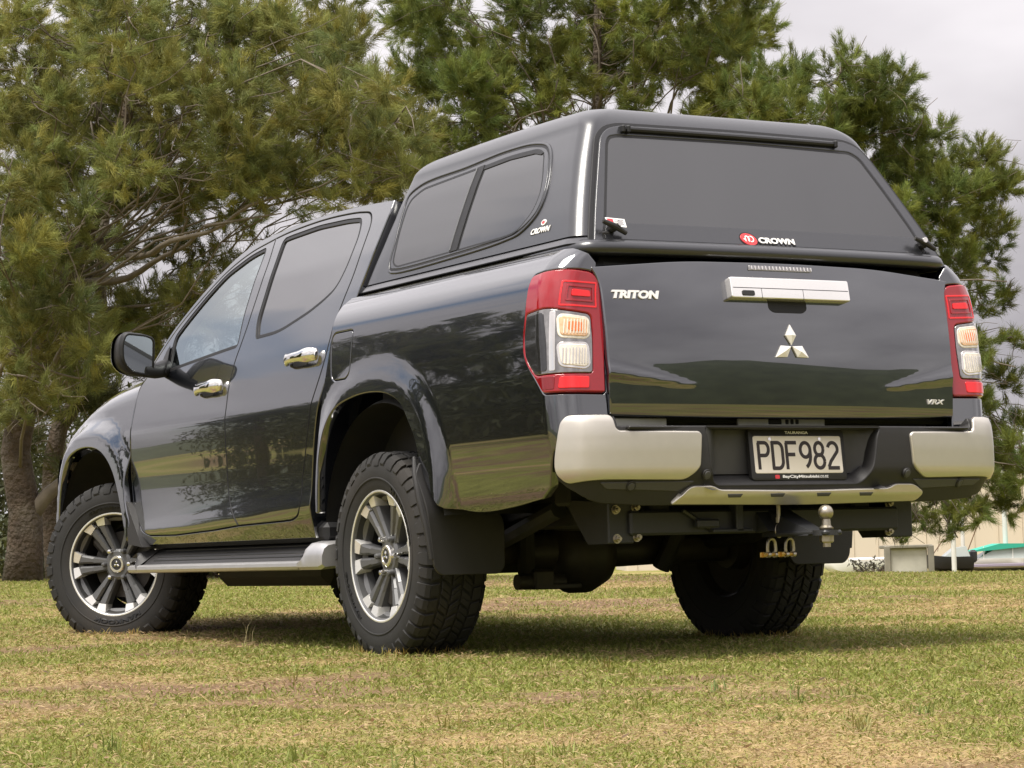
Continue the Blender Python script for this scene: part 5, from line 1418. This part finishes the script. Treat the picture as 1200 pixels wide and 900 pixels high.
def make_tree(name, label, base, trunk_pts, trunk_r, clumps, col, seed, ln=.20, wd=.0042, per=46, dens=1.0, group=None, bare=(), up=.55, crown_c=None, low=0.):
    """clumps: (centre xyz, radius). Trunk and limbs reach every clump; tufts of needles fill each clump's volume"""
    r = np.random.RandomState(seed)
    root = thing(name, label, 'tree', tuple(base), 0, group)
    B = np.array(base)
    tk = MB(); tp = [np.array(p)-B for p in trunk_pts]
    cp = cr([p for p in tp], False, .25); n_ = len(cp)
    rad = [trunk_r*(1-.80*i/(n_-1))*(1+.22*math.exp(-i*.9)) for i in range(n_)]
    tk.tube(cp.tolist(), rad, 12); tk.build('trunk', BARK, root, sharp=None)
    lb = MB(); cents = []; dirs = []; tints = []
    cc = np.mean([c[0] for c in clumps], 0)-B if crown_c is None else np.array(crown_c)-B
    for ci, (c, R) in enumerate(clumps):
        c = np.array(c)-B
        # nearest suitable point of the trunk, somewhat below the clump
        hgt = c[2]-.45*np.linalg.norm(c[:2]-np.array([np.interp(c[2], cp[:, 2], cp[:, k]) for k in (0, 1)]))
        i0 = int(np.clip(np.searchsorted(cp[:, 2], max(hgt, low)), 1, n_-1)); a = cp[i0]
        if ci % 2 and len(clumps) > 60: a = clumps[ci-1][0]-B if np.linalg.norm(clumps[ci-1][0]-B-c) < 1.2 else a
        lp = limb(lb, a, c, max(.008, rad[i0]*.15) if not (ci % 2 and len(clumps) > 60) else .010, .005, seed*77+ci, side=6)
        nsub = 5
        for s_ in range(nsub):
            q = lp[3+int(r.rand()*3.9)]; e = c+r.randn(3)*R*.55
            limb(lb, q, e, .007, .0025, seed*991+ci*13+s_, sag=.05, n=5, side=4)
        k = max(4, int(dens*54*(R/.42)**2))
        u = r.randn(k, 3); u /= np.linalg.norm(u, axis=1)[:, None]
        # a clump is a handful of rounded puffs, each a ball of needles growing outwards
        np_ = max(3, int(4+R*6)); pc = r.randn(np_, 3); pc /= np.linalg.norm(pc, axis=1)[:, None]; pc = pc*R*(.45+.45*r.rand(np_, 1))*np.array([1.1, 1.1, .8]); pr_ = R*(.34+.22*r.rand(np_, 1))
        w_ = r.randint(0, np_, k); p = c+pc[w_]+u*pr_[w_]*(r.rand(k, 1)**.33)
        dd = u*.95+np.array([0, 0, up])+pc[w_]/R*.35+r.randn(k, 3)*.15
        dd /= np.linalg.norm(dd, axis=1)[:, None]
        cents.append(p); dirs.append(dd); tints.append(np.repeat((np.array([[1.0, 1.0, 1.0]])*(.70+.62*r.rand())+np.array([[.22, .10, -.05]])*(r.rand()-.4)), k, 0))
    for (a, b, r0) in bare: limb(lb, np.array(a)-B, np.array(b)-B, r0, .006, int(abs(a[0]*100)), sag=.06, n=14)
    lb.build('branches', TWIG, root, sharp=None)
    cents = np.vstack(cents); dirs = np.vstack(dirs)
    V, T, cl_ = needles(cents, dirs, per, ln, wd, seed+5, np.array(col), .55)
    cl_ = cl_*np.repeat(np.vstack(tints), per*3, 0)
    mk('crown', V, T, NEEDLE, root, smooth=False, colors=cl_)
    return root
def clumps_px(L_, d, jit, seed, rep=1, rscale=1.0):
    r = np.random.RandomState(seed); o = []
    for (px, py, rp) in L_:
        for k in range(rep if (-50 < px < 1240 and py > -50) else 1):
            dd = d+(r.rand()*2-1)*jit; s = dd/FPX
            o.append((at_px(px+(r.randn()*rp*.35 if k else 0), py+(r.randn()*rp*.35 if k else 0), dd), rp*s*rscale))
    return o
DL, DM, DR = 22.0, 29.0, 25.0
left = [(40, 20, 62), (140, 30, 66), (235, 20, 62), (320, 35, 56), (395, 60, 58), (30, 120, 56), (120, 130, 62), (215, 120, 66), (300, 125, 60), (380, 140, 52), (448, 160, 44), (470, 205, 34), (75, 215, 58), (165, 215, 62), (255, 205, 60), (335, 205, 56), (405, 200, 50), (440, 120, 40),
        (25, 235, 44), (60, 290, 34), (30, 350, 44), (95, 390, 50), (160, 360, 40), (225, 340, 30), (30, 420, 44), (85, 440, 36), (130, 420, 24), (15, 480, 32), (60, -60, 70), (180, -70, 70), (300, -70, 70), (400, -50, 50), (-60, 60, 70), (-70, 180, 70), (-80, 300, 60), (-60, 400, 60)]
def tr_px(pts, d): return [at_px(a, b, d) for a, b in pts]
bl = at_px(26, 690, DL)
LB = [bl]+tr_px([(30, 600), (18, 530), (44, 430), (80, 330), (120, 220), (160, 90), (190, -60)], DL)
bare = [(at_px(34, 610, DL), at_px(150, 500, DL-.4), .085), (at_px(26, 560, DL), at_px(-20, 430, DL-.3), .09), (at_px(84, 335, DL), at_px(245, 262, DL-1.0), .05), (at_px(150, 300, DL-.5), at_px(395, 208, DL-1.6), .035), (at_px(84, 330, DL), at_px(130, 240, DL-1), .03), (at_px(130, 255, DL-1), at_px(60, 285, DL-1.4), .014),
        (at_px(240, 265, DL-1), at_px(330, 250, DL-1.7), .018), (at_px(30, 440, DL), at_px(140, 320, DL-1.2), .03), (at_px(0, 440, DL-1), at_px(110, 425, DL-1.5), .02), (at_px(200, 300, DL-.6), at_px(215, 235, DL-1.4), .014)]
make_tree('casuarina_tree', 'big olive-green casuarina filling the picture behind the cab and bonnet, thick leaning trunk', bl, LB, .155,
          clumps_px(left, DL, 1.5, 5, 3)+clumps_px([(20, 60, 50), (60, 100, 50), (30, 180, 50), (100, 60, 50), (20, 260, 46), (110, 160, 46), (70, 280, 40), (190, 170, 50), (280, 60, 50), (360, 90, 50), (240, 230, 44), (300, 180, 46), (430, 150, 40), (450, 190, 36), (395, 20, 40), (200, 60, 50), (10, 330, 50), (30, 120, 50)], DL+1.6, .6, 33, 2)+clumps_px([(150, 292, 34), (200, 305, 34), (250, 290, 32), (172, 345, 28), (228, 268, 30), (128, 335, 30), (290, 262, 28), (205, 345, 24)], DL+1.2, .6, 35, 1)+clumps_px([(70, 345, 44), (40, 390, 50), (105, 395, 40), (100, 260, 50), (135, 190, 50), (160, 80, 55), (60, 300, 46), (150, 20, 60), (20, 440, 44), (70, 460, 34), (0, 300, 60), (10, 200, 60), (270, 170, 50), (350, 120, 50), (420, 105, 46)], DL-1.9, .4, 31, 1), (.192, .205, .060), 11, ln=.098, wd=.0027, per=80, dens=1.25, group='casuarina trees behind the pickup', bare=bare)
# a second, darker stem beside it
b2 = at_px(70, 690, 25.5)
mid_l = [(120, 470, 34), (40, 520, 30), (90, 560, 26), (20, 380, 40), (150, 380, 34), (110, 300, 40), (60, 460, 40), (200, 420, 40), (250, 380, 40), (300, 330, 40)]
make_tree('casuarina_tree', 'dark slender casuarina with a mossy stem half hidden behind the front wheel', b2, [b2]+tr_px([(60, 580), (70, 500), (115, 430), (118, 300), (140, 160)], 25.5), .12,
          clumps_px(mid_l, 25.5, 1.0, 15, 2), (.075, .078, .024), 21, ln=.18, per=54, dens=1.0, group='casuarina trees behind the pickup')
mid = [(505, 25, 48), (560, 45, 50), (490, 90, 46), (545, 110, 50), (610, 15, 46), (640, 60, 46), (600, 100, 40), (690, 25, 52), (745, 55, 48), (700, 90, 36), (800, 20, 50), (850, 45, 50), (890, 35, 34), (790, 75, 44), (850, 95, 40), (520, 170, 34), (470, 150, 34), (570, 150, 34), (640, 130, 30), (540, 195, 40), (480, 185, 30), (740, 110, 28), (655, 100, 24), (590, 175, 30), (500, -40, 50), (600, -50, 60), (700, -50, 60), (800, -40, 60), (870, -20, 40), (720, 150, 26), (830, 130, 30), (680, 160, 30)]
bm_ = at_px(690, 700, DM)
mbare = [(at_px(690, 330, DM), at_px(570, 70, DM-.7), .045), (at_px(690, 330, DM), at_px(640, 40, DM-1), .04), (at_px(700, 300, DM), at_px(745, 20, DM-.6), .04), (at_px(700, 300, DM), at_px(800, 60, DM-1), .035), (at_px(650, 190, DM-.3), at_px(540, 120, DM-1), .022), (at_px(720, 230, DM), at_px(850, 70, DM-.7), .03), (at_px(640, 160, DM-.5), at_px(600, 60, DM-1), .02),
         (at_px(730, 130, DM-.4), at_px(780, 40, DM-1), .018), (at_px(690, 220, DM), at_px(690, 30, DM-.8), .03), (at_px(660, 200, DM), at_px(610, 110, DM-1), .02), (at_px(700, 200, DM), at_px(760, 110, DM-1), .02)]
make_tree('casuarina_tree', 'tall open casuarina rising behind the canopy, many bare forking limbs against the sky', bm_, [bm_]+tr_px([(690, 560), (692, 420), (690, 330), (700, 230), (700, 100), (700, -40)], DM), .17,
          clumps_px(mid, DM, 1.6, 6, 3, .92), (.158, .185, .042), 12, ln=.11, wd=.0031, per=84, dens=1.2, group='casuarina trees behind the pickup', bare=mbare)
right = [(870, 115, 44), (925, 95, 46), (985, 85, 42), (1035, 105, 42), (900, 150, 44), (960, 140, 48), (1020, 150, 50), (1070, 160, 38), (1045, 200, 50), (1095, 205, 44), (1140, 195, 38), (1105, 240, 50), (1155, 235, 38), (1180, 215, 20), (1060, 245, 46), (1150, 275, 34), (1095, 290, 44), (1140, 310, 28), (1110, 335, 30), (1150, 350, 20), (1040, 280, 40), (985, 190, 50),
         (1175, 345, 17), (1150, 400, 24), (1185, 395, 17), (1135, 435, 24), (1180, 450, 22), (1150, 480, 24), (1190, 500, 22), (1165, 530, 28), (1195, 550, 22), (1130, 560, 26), (1175, 575, 20), (1095, 590, 22), (1050, 600, 20), (1020, 585, 18), (1100, 470, 26), (1085, 380, 30), (1075, 605, 14), (1120, 600, 16), (1030, 614, 14), (1085, 622, 14), (1112, 614, 15), (1150, 602, 18), (1188, 590, 20), (1168, 556, 22), (1196, 525, 22), (1008, 612, 12), (1055, 628, 10), (1135, 590, 18), (1150, 520, 24), (1120, 540, 24), (1140, 470, 22)]
br_ = at_px(905, 700, DR)
RLOW = float(at_px(940, 420, DR)[2]-br_[2])
rbare = [(at_px(935, 430, DR), at_px(1190, 430, DR-1), .030), (at_px(940, 400, DR), at_px(1180, 330, DR-1), .030), (at_px(932, 450, DR), at_px(1190, 545, DR-1), .022), (at_px(930, 460, DR), at_px(1120, 590, DR-.6), .018), (at_px(930, 470, DR), at_px(1075, 600, DR-.6), .016)]
make_tree('casuarina_tree', 'dense green casuarina at the right with drooping lower fronds above the boats', br_, [br_]+tr_px([(908, 600), (920, 480), (945, 380), (975, 250), (990, 120)], DR), .17,
          clumps_px(right, DR, 1.1, 7, 2), (.150, .180, .040), 13, ln=.098, wd=.0027, per=100, dens=1.3, group='casuarina trees behind the pickup', bare=rbare, low=RLOW)
# trees standing left of the frame: they are what the flank of the pickup mirrors
for i, (x, y, h, rr_) in enumerate(((13.4, 12.0, 6.4, 2.3), (31, 14.8, 7.4, 2.4), (36, 19.5, 9.0, 3.0), (25, 24, 8.0, 3.2))):
    r = np.random.RandomState(60+i); cl_ = []
    for k in range(44):
        u = r.randn(3); u /= np.linalg.norm(u); q = r.rand()**.45
        cl_.append((np.array([x, y, h*.56])+u*q*np.array([rr_, rr_, h*.43]), rr_*.27*(.75+.5*r.rand())))
    z0 = float(ground_z(x, y)); base = np.array([x, y, z0-.05])
    make_tree('casuarina_tree', ('nearest casuarina left of the view, mirrored in the rear flank', 'slim casuarina far left of the view, mirrored in the front door', 'tallest casuarina far left of the view, mirrored in the rear door', 'broad casuarina left of the view, farthest from the lawn edge')[i], base, [base, base+[.1, .05, h*.3], base+[0, .1, h*.6], base+[.1, 0, h*.9]], .2, cl_, (.085, .095, .028), 70+i, ln=.30, wd=.015, per=30, dens=.28, group='casuarina trees left of the lawn')

# dark understorey far behind the left trunks
FOL = leaf_mat('shrub_leaf', .25, .6)
def shrub(name, label, x, y, w_, h, seed, col, n=9000, leaf=.07, cat='shrub', group=None):
    r = np.random.RandomState(seed); z0 = float(ground_z(x, y))
    root = thing(name, label, cat, (x, y, z0), 0, group)
    k = 26; cs = np.stack([r.randn(k)*w_*.30, r.randn(k)*w_*.30, h*(.15+.75*r.rand(k))], 1); cR = w_*.16*(.7+.7*r.rand(k))
    ci = r.randint(0, k, n); u = r.randn(n, 3); u /= np.linalg.norm(u, axis=1)[:, None]; p = cs[ci]+u*(cR[ci]*r.rand(n)**.35)[:, None]; p[:, 2] = np.abs(p[:, 2])
    a = r.randn(n, 3); a /= np.linalg.norm(a, axis=1)[:, None]; b = np.cross(a, r.randn(n, 3)); b /= np.linalg.norm(b, axis=1)[:, None]
    l_ = leaf*(.6+.8*r.rand(n))[:, None]; V = np.stack([p-a*l_, p+b*l_*.35, p+a*l_, p-b*l_*.35], 1).reshape(-1, 3)
    F_ = np.arange(n*4).reshape(-1, 4); tint = np.array(col)[None]*(.6+.8*hash2(ci, ci*0, 4))[:, None]*(.8+.4*r.rand(n))[:, None]
    mk('foliage', V, F_, FOL, root, smooth=False, colors=np.repeat(tint, 4, 0))
    st_ = MB()
    for i in range(5): st_.tube([(r.randn()*.05*w_, r.randn()*.05*w_, -.1), tuple(cs[i]*.5), tuple(cs[i])], [.05, .035, .012], 6)
    st_.build('stem', BARK, root, sharp=None)
for i, (px, d, w_, h) in enumerate(((-60, 40, 6, 4.6), (60, 44, 6, 3.4), (150, 39, 5, 3.0), (235, 42, 5, 2.8), (330, 40, 5, 2.6), (440, 44, 5, 2.6))):
    q = at_px(px, 660, d)
    shrub('evergreen_shrub', ('dark evergreen bush behind the thick trunk at the left edge', 'dark bush between the two left trunks', 'low dark bush glimpsed above the front wheel', 'dark bush hidden behind the front door', 'dark bush hidden behind the rear door', 'dark bush hidden behind the bed')[i], q[0], q[1], w_, h, 200+i, (.050, .055, .020), group='dark bushes behind the left trees')

for i, (x, y, w_, h) in enumerate(((19, 14.5, 5.5, 2.6), (24, 15.5, 6, 2.2), (30, 18, 6, 3.0), (37, 21, 7, 2.6), (44, 23, 8, 3.2), (22, 19, 6, 3.0))):
    shrub('evergreen_shrub', ('nearest dark bush of the row left of the lawn', 'low dark bush beside the nearest bush of the left row', 'rounded dark bush in the middle of the left row', 'wide dark bush past the middle of the left row', 'farthest and tallest dark bush of the left row', 'dark bush standing behind the left row')[i], x, y, w_, h, 240+i, (.050, .055, .020), n=5000, leaf=.13, group='bushes left of the lawn')

# ------------------------------------------------------------------ yard beyond the crest
def yard(px, d): q = at_px(px, 668, d); return q[0], q[1]
CREAM = mat('cream_cladding', (.60, .53, .42), rough=.7, noise=.06, nscale=.8)
ROOFM = mat('grey_roof', (.30, .30, .30), rough=.6)
POLE = mat('pale_pole', (.62, .61, .58), rough=.5, noise=.08, nscale=4)
CONC = mat('weathered_concrete', (.46, .44, .38), rough=.85, noise=.35, nscale=3, dirt=(.20, .19, .15))
CONCD = mat('mouldy_concrete', (.20, .185, .15), rough=.9, noise=.4, nscale=4)
GEL = mat('white_gelcoat', (.78, .77, .76), rough=.25, coat=.5, noise=.05, nscale=2)
CANV = mat('green_canvas', (.03, .36, .25), rough=.7)
NAVY = mat('black_hull', (.02, .02, .024), rough=.4)
PURP = mat('mauve_hull_stripe', (.30, .26, .33), rough=.4)
TINT = mat('boat_screen', (.35, .38, .36), rough=.1)
TREEW = mat('brown_trim', (.16, .10, .06), rough=.8)
def local(parent_loc, yaw):
    return None
FACE = math.atan2(Fh[1], Fh[0])    # things in the yard stand square to the view
def yard_thing(name, label, cat, px, d, group=None, rz=0.):
    x, y = yard(px, d); z = float(ground_z(x, y)); return thing(name, label, cat, (x, y, z), FACE+rz, group)
# shed: local +x runs away from the photographer, local -y to the right
sh = yard_thing('boat_shed', 'long cream clad shed closing the view behind the boats at the right', 'building', 1130, 95)
m_ = MB(); m_.box((5, 0, 1.75), (10, 26, 4.3), .05); m_.build('wall', CREAM, sh)
m_ = MB(); m_.hull([(-.3, 13.2, 3.9), (-.3, -13.2, 3.9), (10.3, 13.2, 3.9), (10.3, -13.2, 3.9), (5, 13.2, 5.2), (5, -13.2, 5.2)]); m_.build('roof', ROOFM, sh)
for k in range(28):
    m_ = MB(); m_.box((-.02, 12.6-.93*k, 1.75), (.05, .04, 4.2), .01); m_.build('cladding_rib', CREAM, sh)
m_ = MB(); m_.box((-.06, 5.6, .9), (.1, .22, 3.0), .02); m_.box((-.06, 8.3, .9), (.1, .22, 3.0), .02); m_.build('downpipe', POLE, sh)
for (px, d, h, r0, lab) in ((1118.5, 55, 1.95, .055, 'pale steel pole nearest the concrete tank'), (1129.5, 62, 2.15, .05, 'pale steel pole just right of the nearer pole'), (1179.5, 60, 2.5, .06, 'tall pale pole above the green-topped boat')):
    p_ = yard_thing('steel_pole', lab, 'pole', px, d, 'steel poles in the boat yard')
    m_ = MB(); m_.tube([(0, 0, -.2), (0, 0, h)], r0, 12); m_.build('shaft', POLE, p_)
    m_ = MB(); m_.tube([(0, 0, h-.01), (0, 0, h+.04)], r0*1.15, 12); m_.build('cap', POLE, p_)
# concrete tank
p_ = yard_thing('concrete_tank', 'weathered open concrete tank with stained posts', 'tank', 1066, 52)
m_ = MB(); m_.box((.5, 0, .30), (.9, .78, .72), .02); m_.build('wall', CONC, p_)
m_ = MB(); m_.box((.45, 0, .69), (1.0, .98, .07), .015); m_.build('rim', CONCD, p_)
for yy in (.46, -.46):
    m_ = MB(); m_.box((0, yy, .32), (.12, .12, .78), .015); m_.build('post', CONCD, p_)
m_ = MB(); m_.box((.03, 0, .10), (.02, .80, .10), .01); m_.build('band', CONCD, p_)
# white covered dinghy with scrub in front
def hull_mb(L_, W, H, z0, bow=.4):
    m_ = MB(); V = []; n = 13
    for i in range(n):
        t = i/(n-1); w_ = W/2*(1-max(0, (t-.55)/.45)**2.2)*(.82+.18*min(1, t*3)); zt = z0+H*(1+bow*max(0, t-.4)**1.6); zb = z0+.08*H+H*.55*max(0, (t-.62)/.38)**2
        x = -L_/2+L_*t
        for (f, g_) in ((1, 1), (.97, .62), (.80, .28), (.05, 0.)): V.append((0, 0, 0) if False else (w_*f, x, zb+(zt-zb)*g_))
        for (f, g_) in ((.05, 0.), (.80, .28), (.97, .62), (1, 1)): V.append((-w_*f, x, zb+(zt-zb)*g_))
    F = [(i*8+k, i*8+k+1, (i+1)*8+k+1, (i+1)*8+k) for i in range(n-1) for k in range(7)]
    F += [(i*8+7, i*8, (i+1)*8, (i+1)*8+7) for i in range(n-1)]+[tuple(range(8))]
    return m_.add(V, F)
p_ = yard_thing('white_dinghy', 'white dinghy on the grass left of the concrete tank', 'boat', 1010, 56, 'boats in the yard')
hull_mb(1.7, .9, .42, -.02).build('hull', GEL, p_)
m_ = MB(); m_.box((0, -.2, .44), (.7, .9, .05), .02); m_.build('deck', GEL, p_)
q = at_px(1022, 668, 54); shrub('scrub_bush', 'twiggy half-bare scrub in front of the white dinghy', q[0], q[1], .8, .42, 300, (.06, .055, .04), n=260, leaf=.05)
# dark boat with a raked whip aerial
p_ = yard_thing('dark_boat', 'small black-hulled boat with a pale windscreen and a raked aerial', 'boat', 1110, 58, 'boats in the yard')
hull_mb(1.15, .9, .42, 0).build('hull', NAVY, p_)
m_ = MB(); m_.hull([(-.3, -.50, .42), (.3, -.50, .42), (-.3, .1, .42), (.3, .1, .42), (-.25, -.42, .66), (.25, -.42, .66), (-.25, -.15, .62), (.25, -.15, .62)]); m_.build('windscreen', TINT, p_)
m_ = MB(); m_.tube([(0, -.48, .5), (0, -1.05, 1.85)], .014, 6); m_.build('aerial', TREEW, p_)
m_ = MB(); m_.tube([(0, .42, .35), (0, .05, .85)], .014, 6); m_.tube([(.05, .2, .55), (.05, .12, .98)], .008, 6); m_.build('rod', TREEW, p_)
m_ = MB(); m_.box((0, -.62, .42), (.3, .16, .30), .05); m_.build('outboard_motor', NAVY, p_)
# runabout with green canopy
p_ = yard_thing('canopy_boat', 'white runabout with a green canvas top at the right edge', 'boat', 1178, 60, 'boats in the yard')
hull_mb(2.9, 1.2, .34, .0, .2).build('hull', GEL, p_)
m_ = MB(); m_.box((-.60, 0, .18), (.02, 2.3, .07), .01); m_.build('stripe', PURP, p_)
m_ = MB(); m_.hull([(-.5, .75, .34), (.5, .75, .34), (-.5, -1.0, .34), (.5, -1.0, .34), (-.45, .15, .66), (.45, .15, .66), (-.45, -.8, .66), (.45, -.8, .66)]); m_.build('cuddy_screen', TINT, p_)
m_ = MB(); m_.hull([(-.55, .85, .54), (.55, .85, .54), (-.55, .2, .70), (.55, .2, .70), (-.55, -.85, .68), (.55, -.85, .68), (-.55, -.85, .64), (.55, -.85, .64), (-.55, .85, .51), (.55, .85, .51)]); m_.build('canvas_top', CANV, p_)
for yy in (.6, -.1, -.75):
    m_ = MB(); m_.tube([(-.5, yy, .32), (-.5, yy, .64)], .012, 6); m_.build('canopy_stanchion', POLE, p_)
p_ = yard_thing('boat_trailer', 'low white trailer frame behind the green-topped boat', 'trailer', 1150, 64)
m_ = MB(); m_.box((0, 0, .10), (.5, 2.2, .08), .02); m_.build('frame', GEL, p_)
for yy in (.5, -.5):
    m_ = MB(); m_.tube([(-.3, yy, .12), (-.22, yy, .12)], .2, 16); m_.build('wheel', NAVY, p_)

# low hills all round the horizon
ang = np.linspace(0, 2*PI, 241)[:-1]
P = []
for k, (rad, f) in enumerate(((420, -.08), (450, .35), (500, .75), (560, 1.0), (640, .7))):
    bk_ = .5+.5*np.cos(ang-R_(205)); hh_ = (10+78*bk_**2.2)*(.55+.9*fbm(np.cos(ang)*3+9, np.sin(ang)*3+4, 77, 4))+6*fbm(np.cos(ang)*19, np.sin(ang)*19, 78, 3)
    P.append(np.stack([rad*np.cos(ang), rad*np.sin(ang), -2+f*hh_], 1))
HILL = mat('wooded_hill', (.050, .060, .030), rough=.95, noise=.6, nscale=.06)
hl_ = grid('hills', np.array(P), HILL, None, closed=True, sharp=None); hl_['kind'] = 'structure'; hl_['label'] = 'low wooded hills on the horizon'; hl_['category'] = 'hills'

# shackles hanging from the tow bar
for (x, y, z, lab) in ((-1.265, .020, .345, 'galvanised D-shackle with yellow pin hanging from the tow bar, the left of the pair'), (-1.265, -.055, .345, 'galvanised D-shackle with yellow pin hanging from the tow bar, next to the tow ball')):
    s_ = thing('shackle', lab, 'shackle', (x, y, z), R_(8), 'shackles on the tow bar')
    m_ = MB(); pth = [(0, .017, .0), (0, .019, .02), (0, .0175, .036)]+[(0, .0175*math.cos(a), .036+.0175*math.sin(a)) for a in np.linspace(.3, PI-.3, 8)]+[(0, -.0175, .036), (0, -.019, .02), (0, -.017, 0)]
    m_.tube(pth, .0058, 8)
    m_.tube([(0, .010, 0), (0, .023, 0)], .0105, 10); m_.tube([(0, -.010, 0), (0, -.023, 0)], .0105, 10); m_.build('bow', STEEL, s_)
    m_ = MB(); m_.tube([(0, -.028, 0), (0, .034, 0)], .0062, 8); m_.tube([(0, .032, 0), (0, .044, 0)], .0095, 8); m_.box((0, .048, 0), (.004, .012, .018), .002); m_.build('pin', BRASS, s_)
for o in bpy.data.objects:
    if o.type == 'MESH' and o.name.split('.')[0] == 'ground': pass
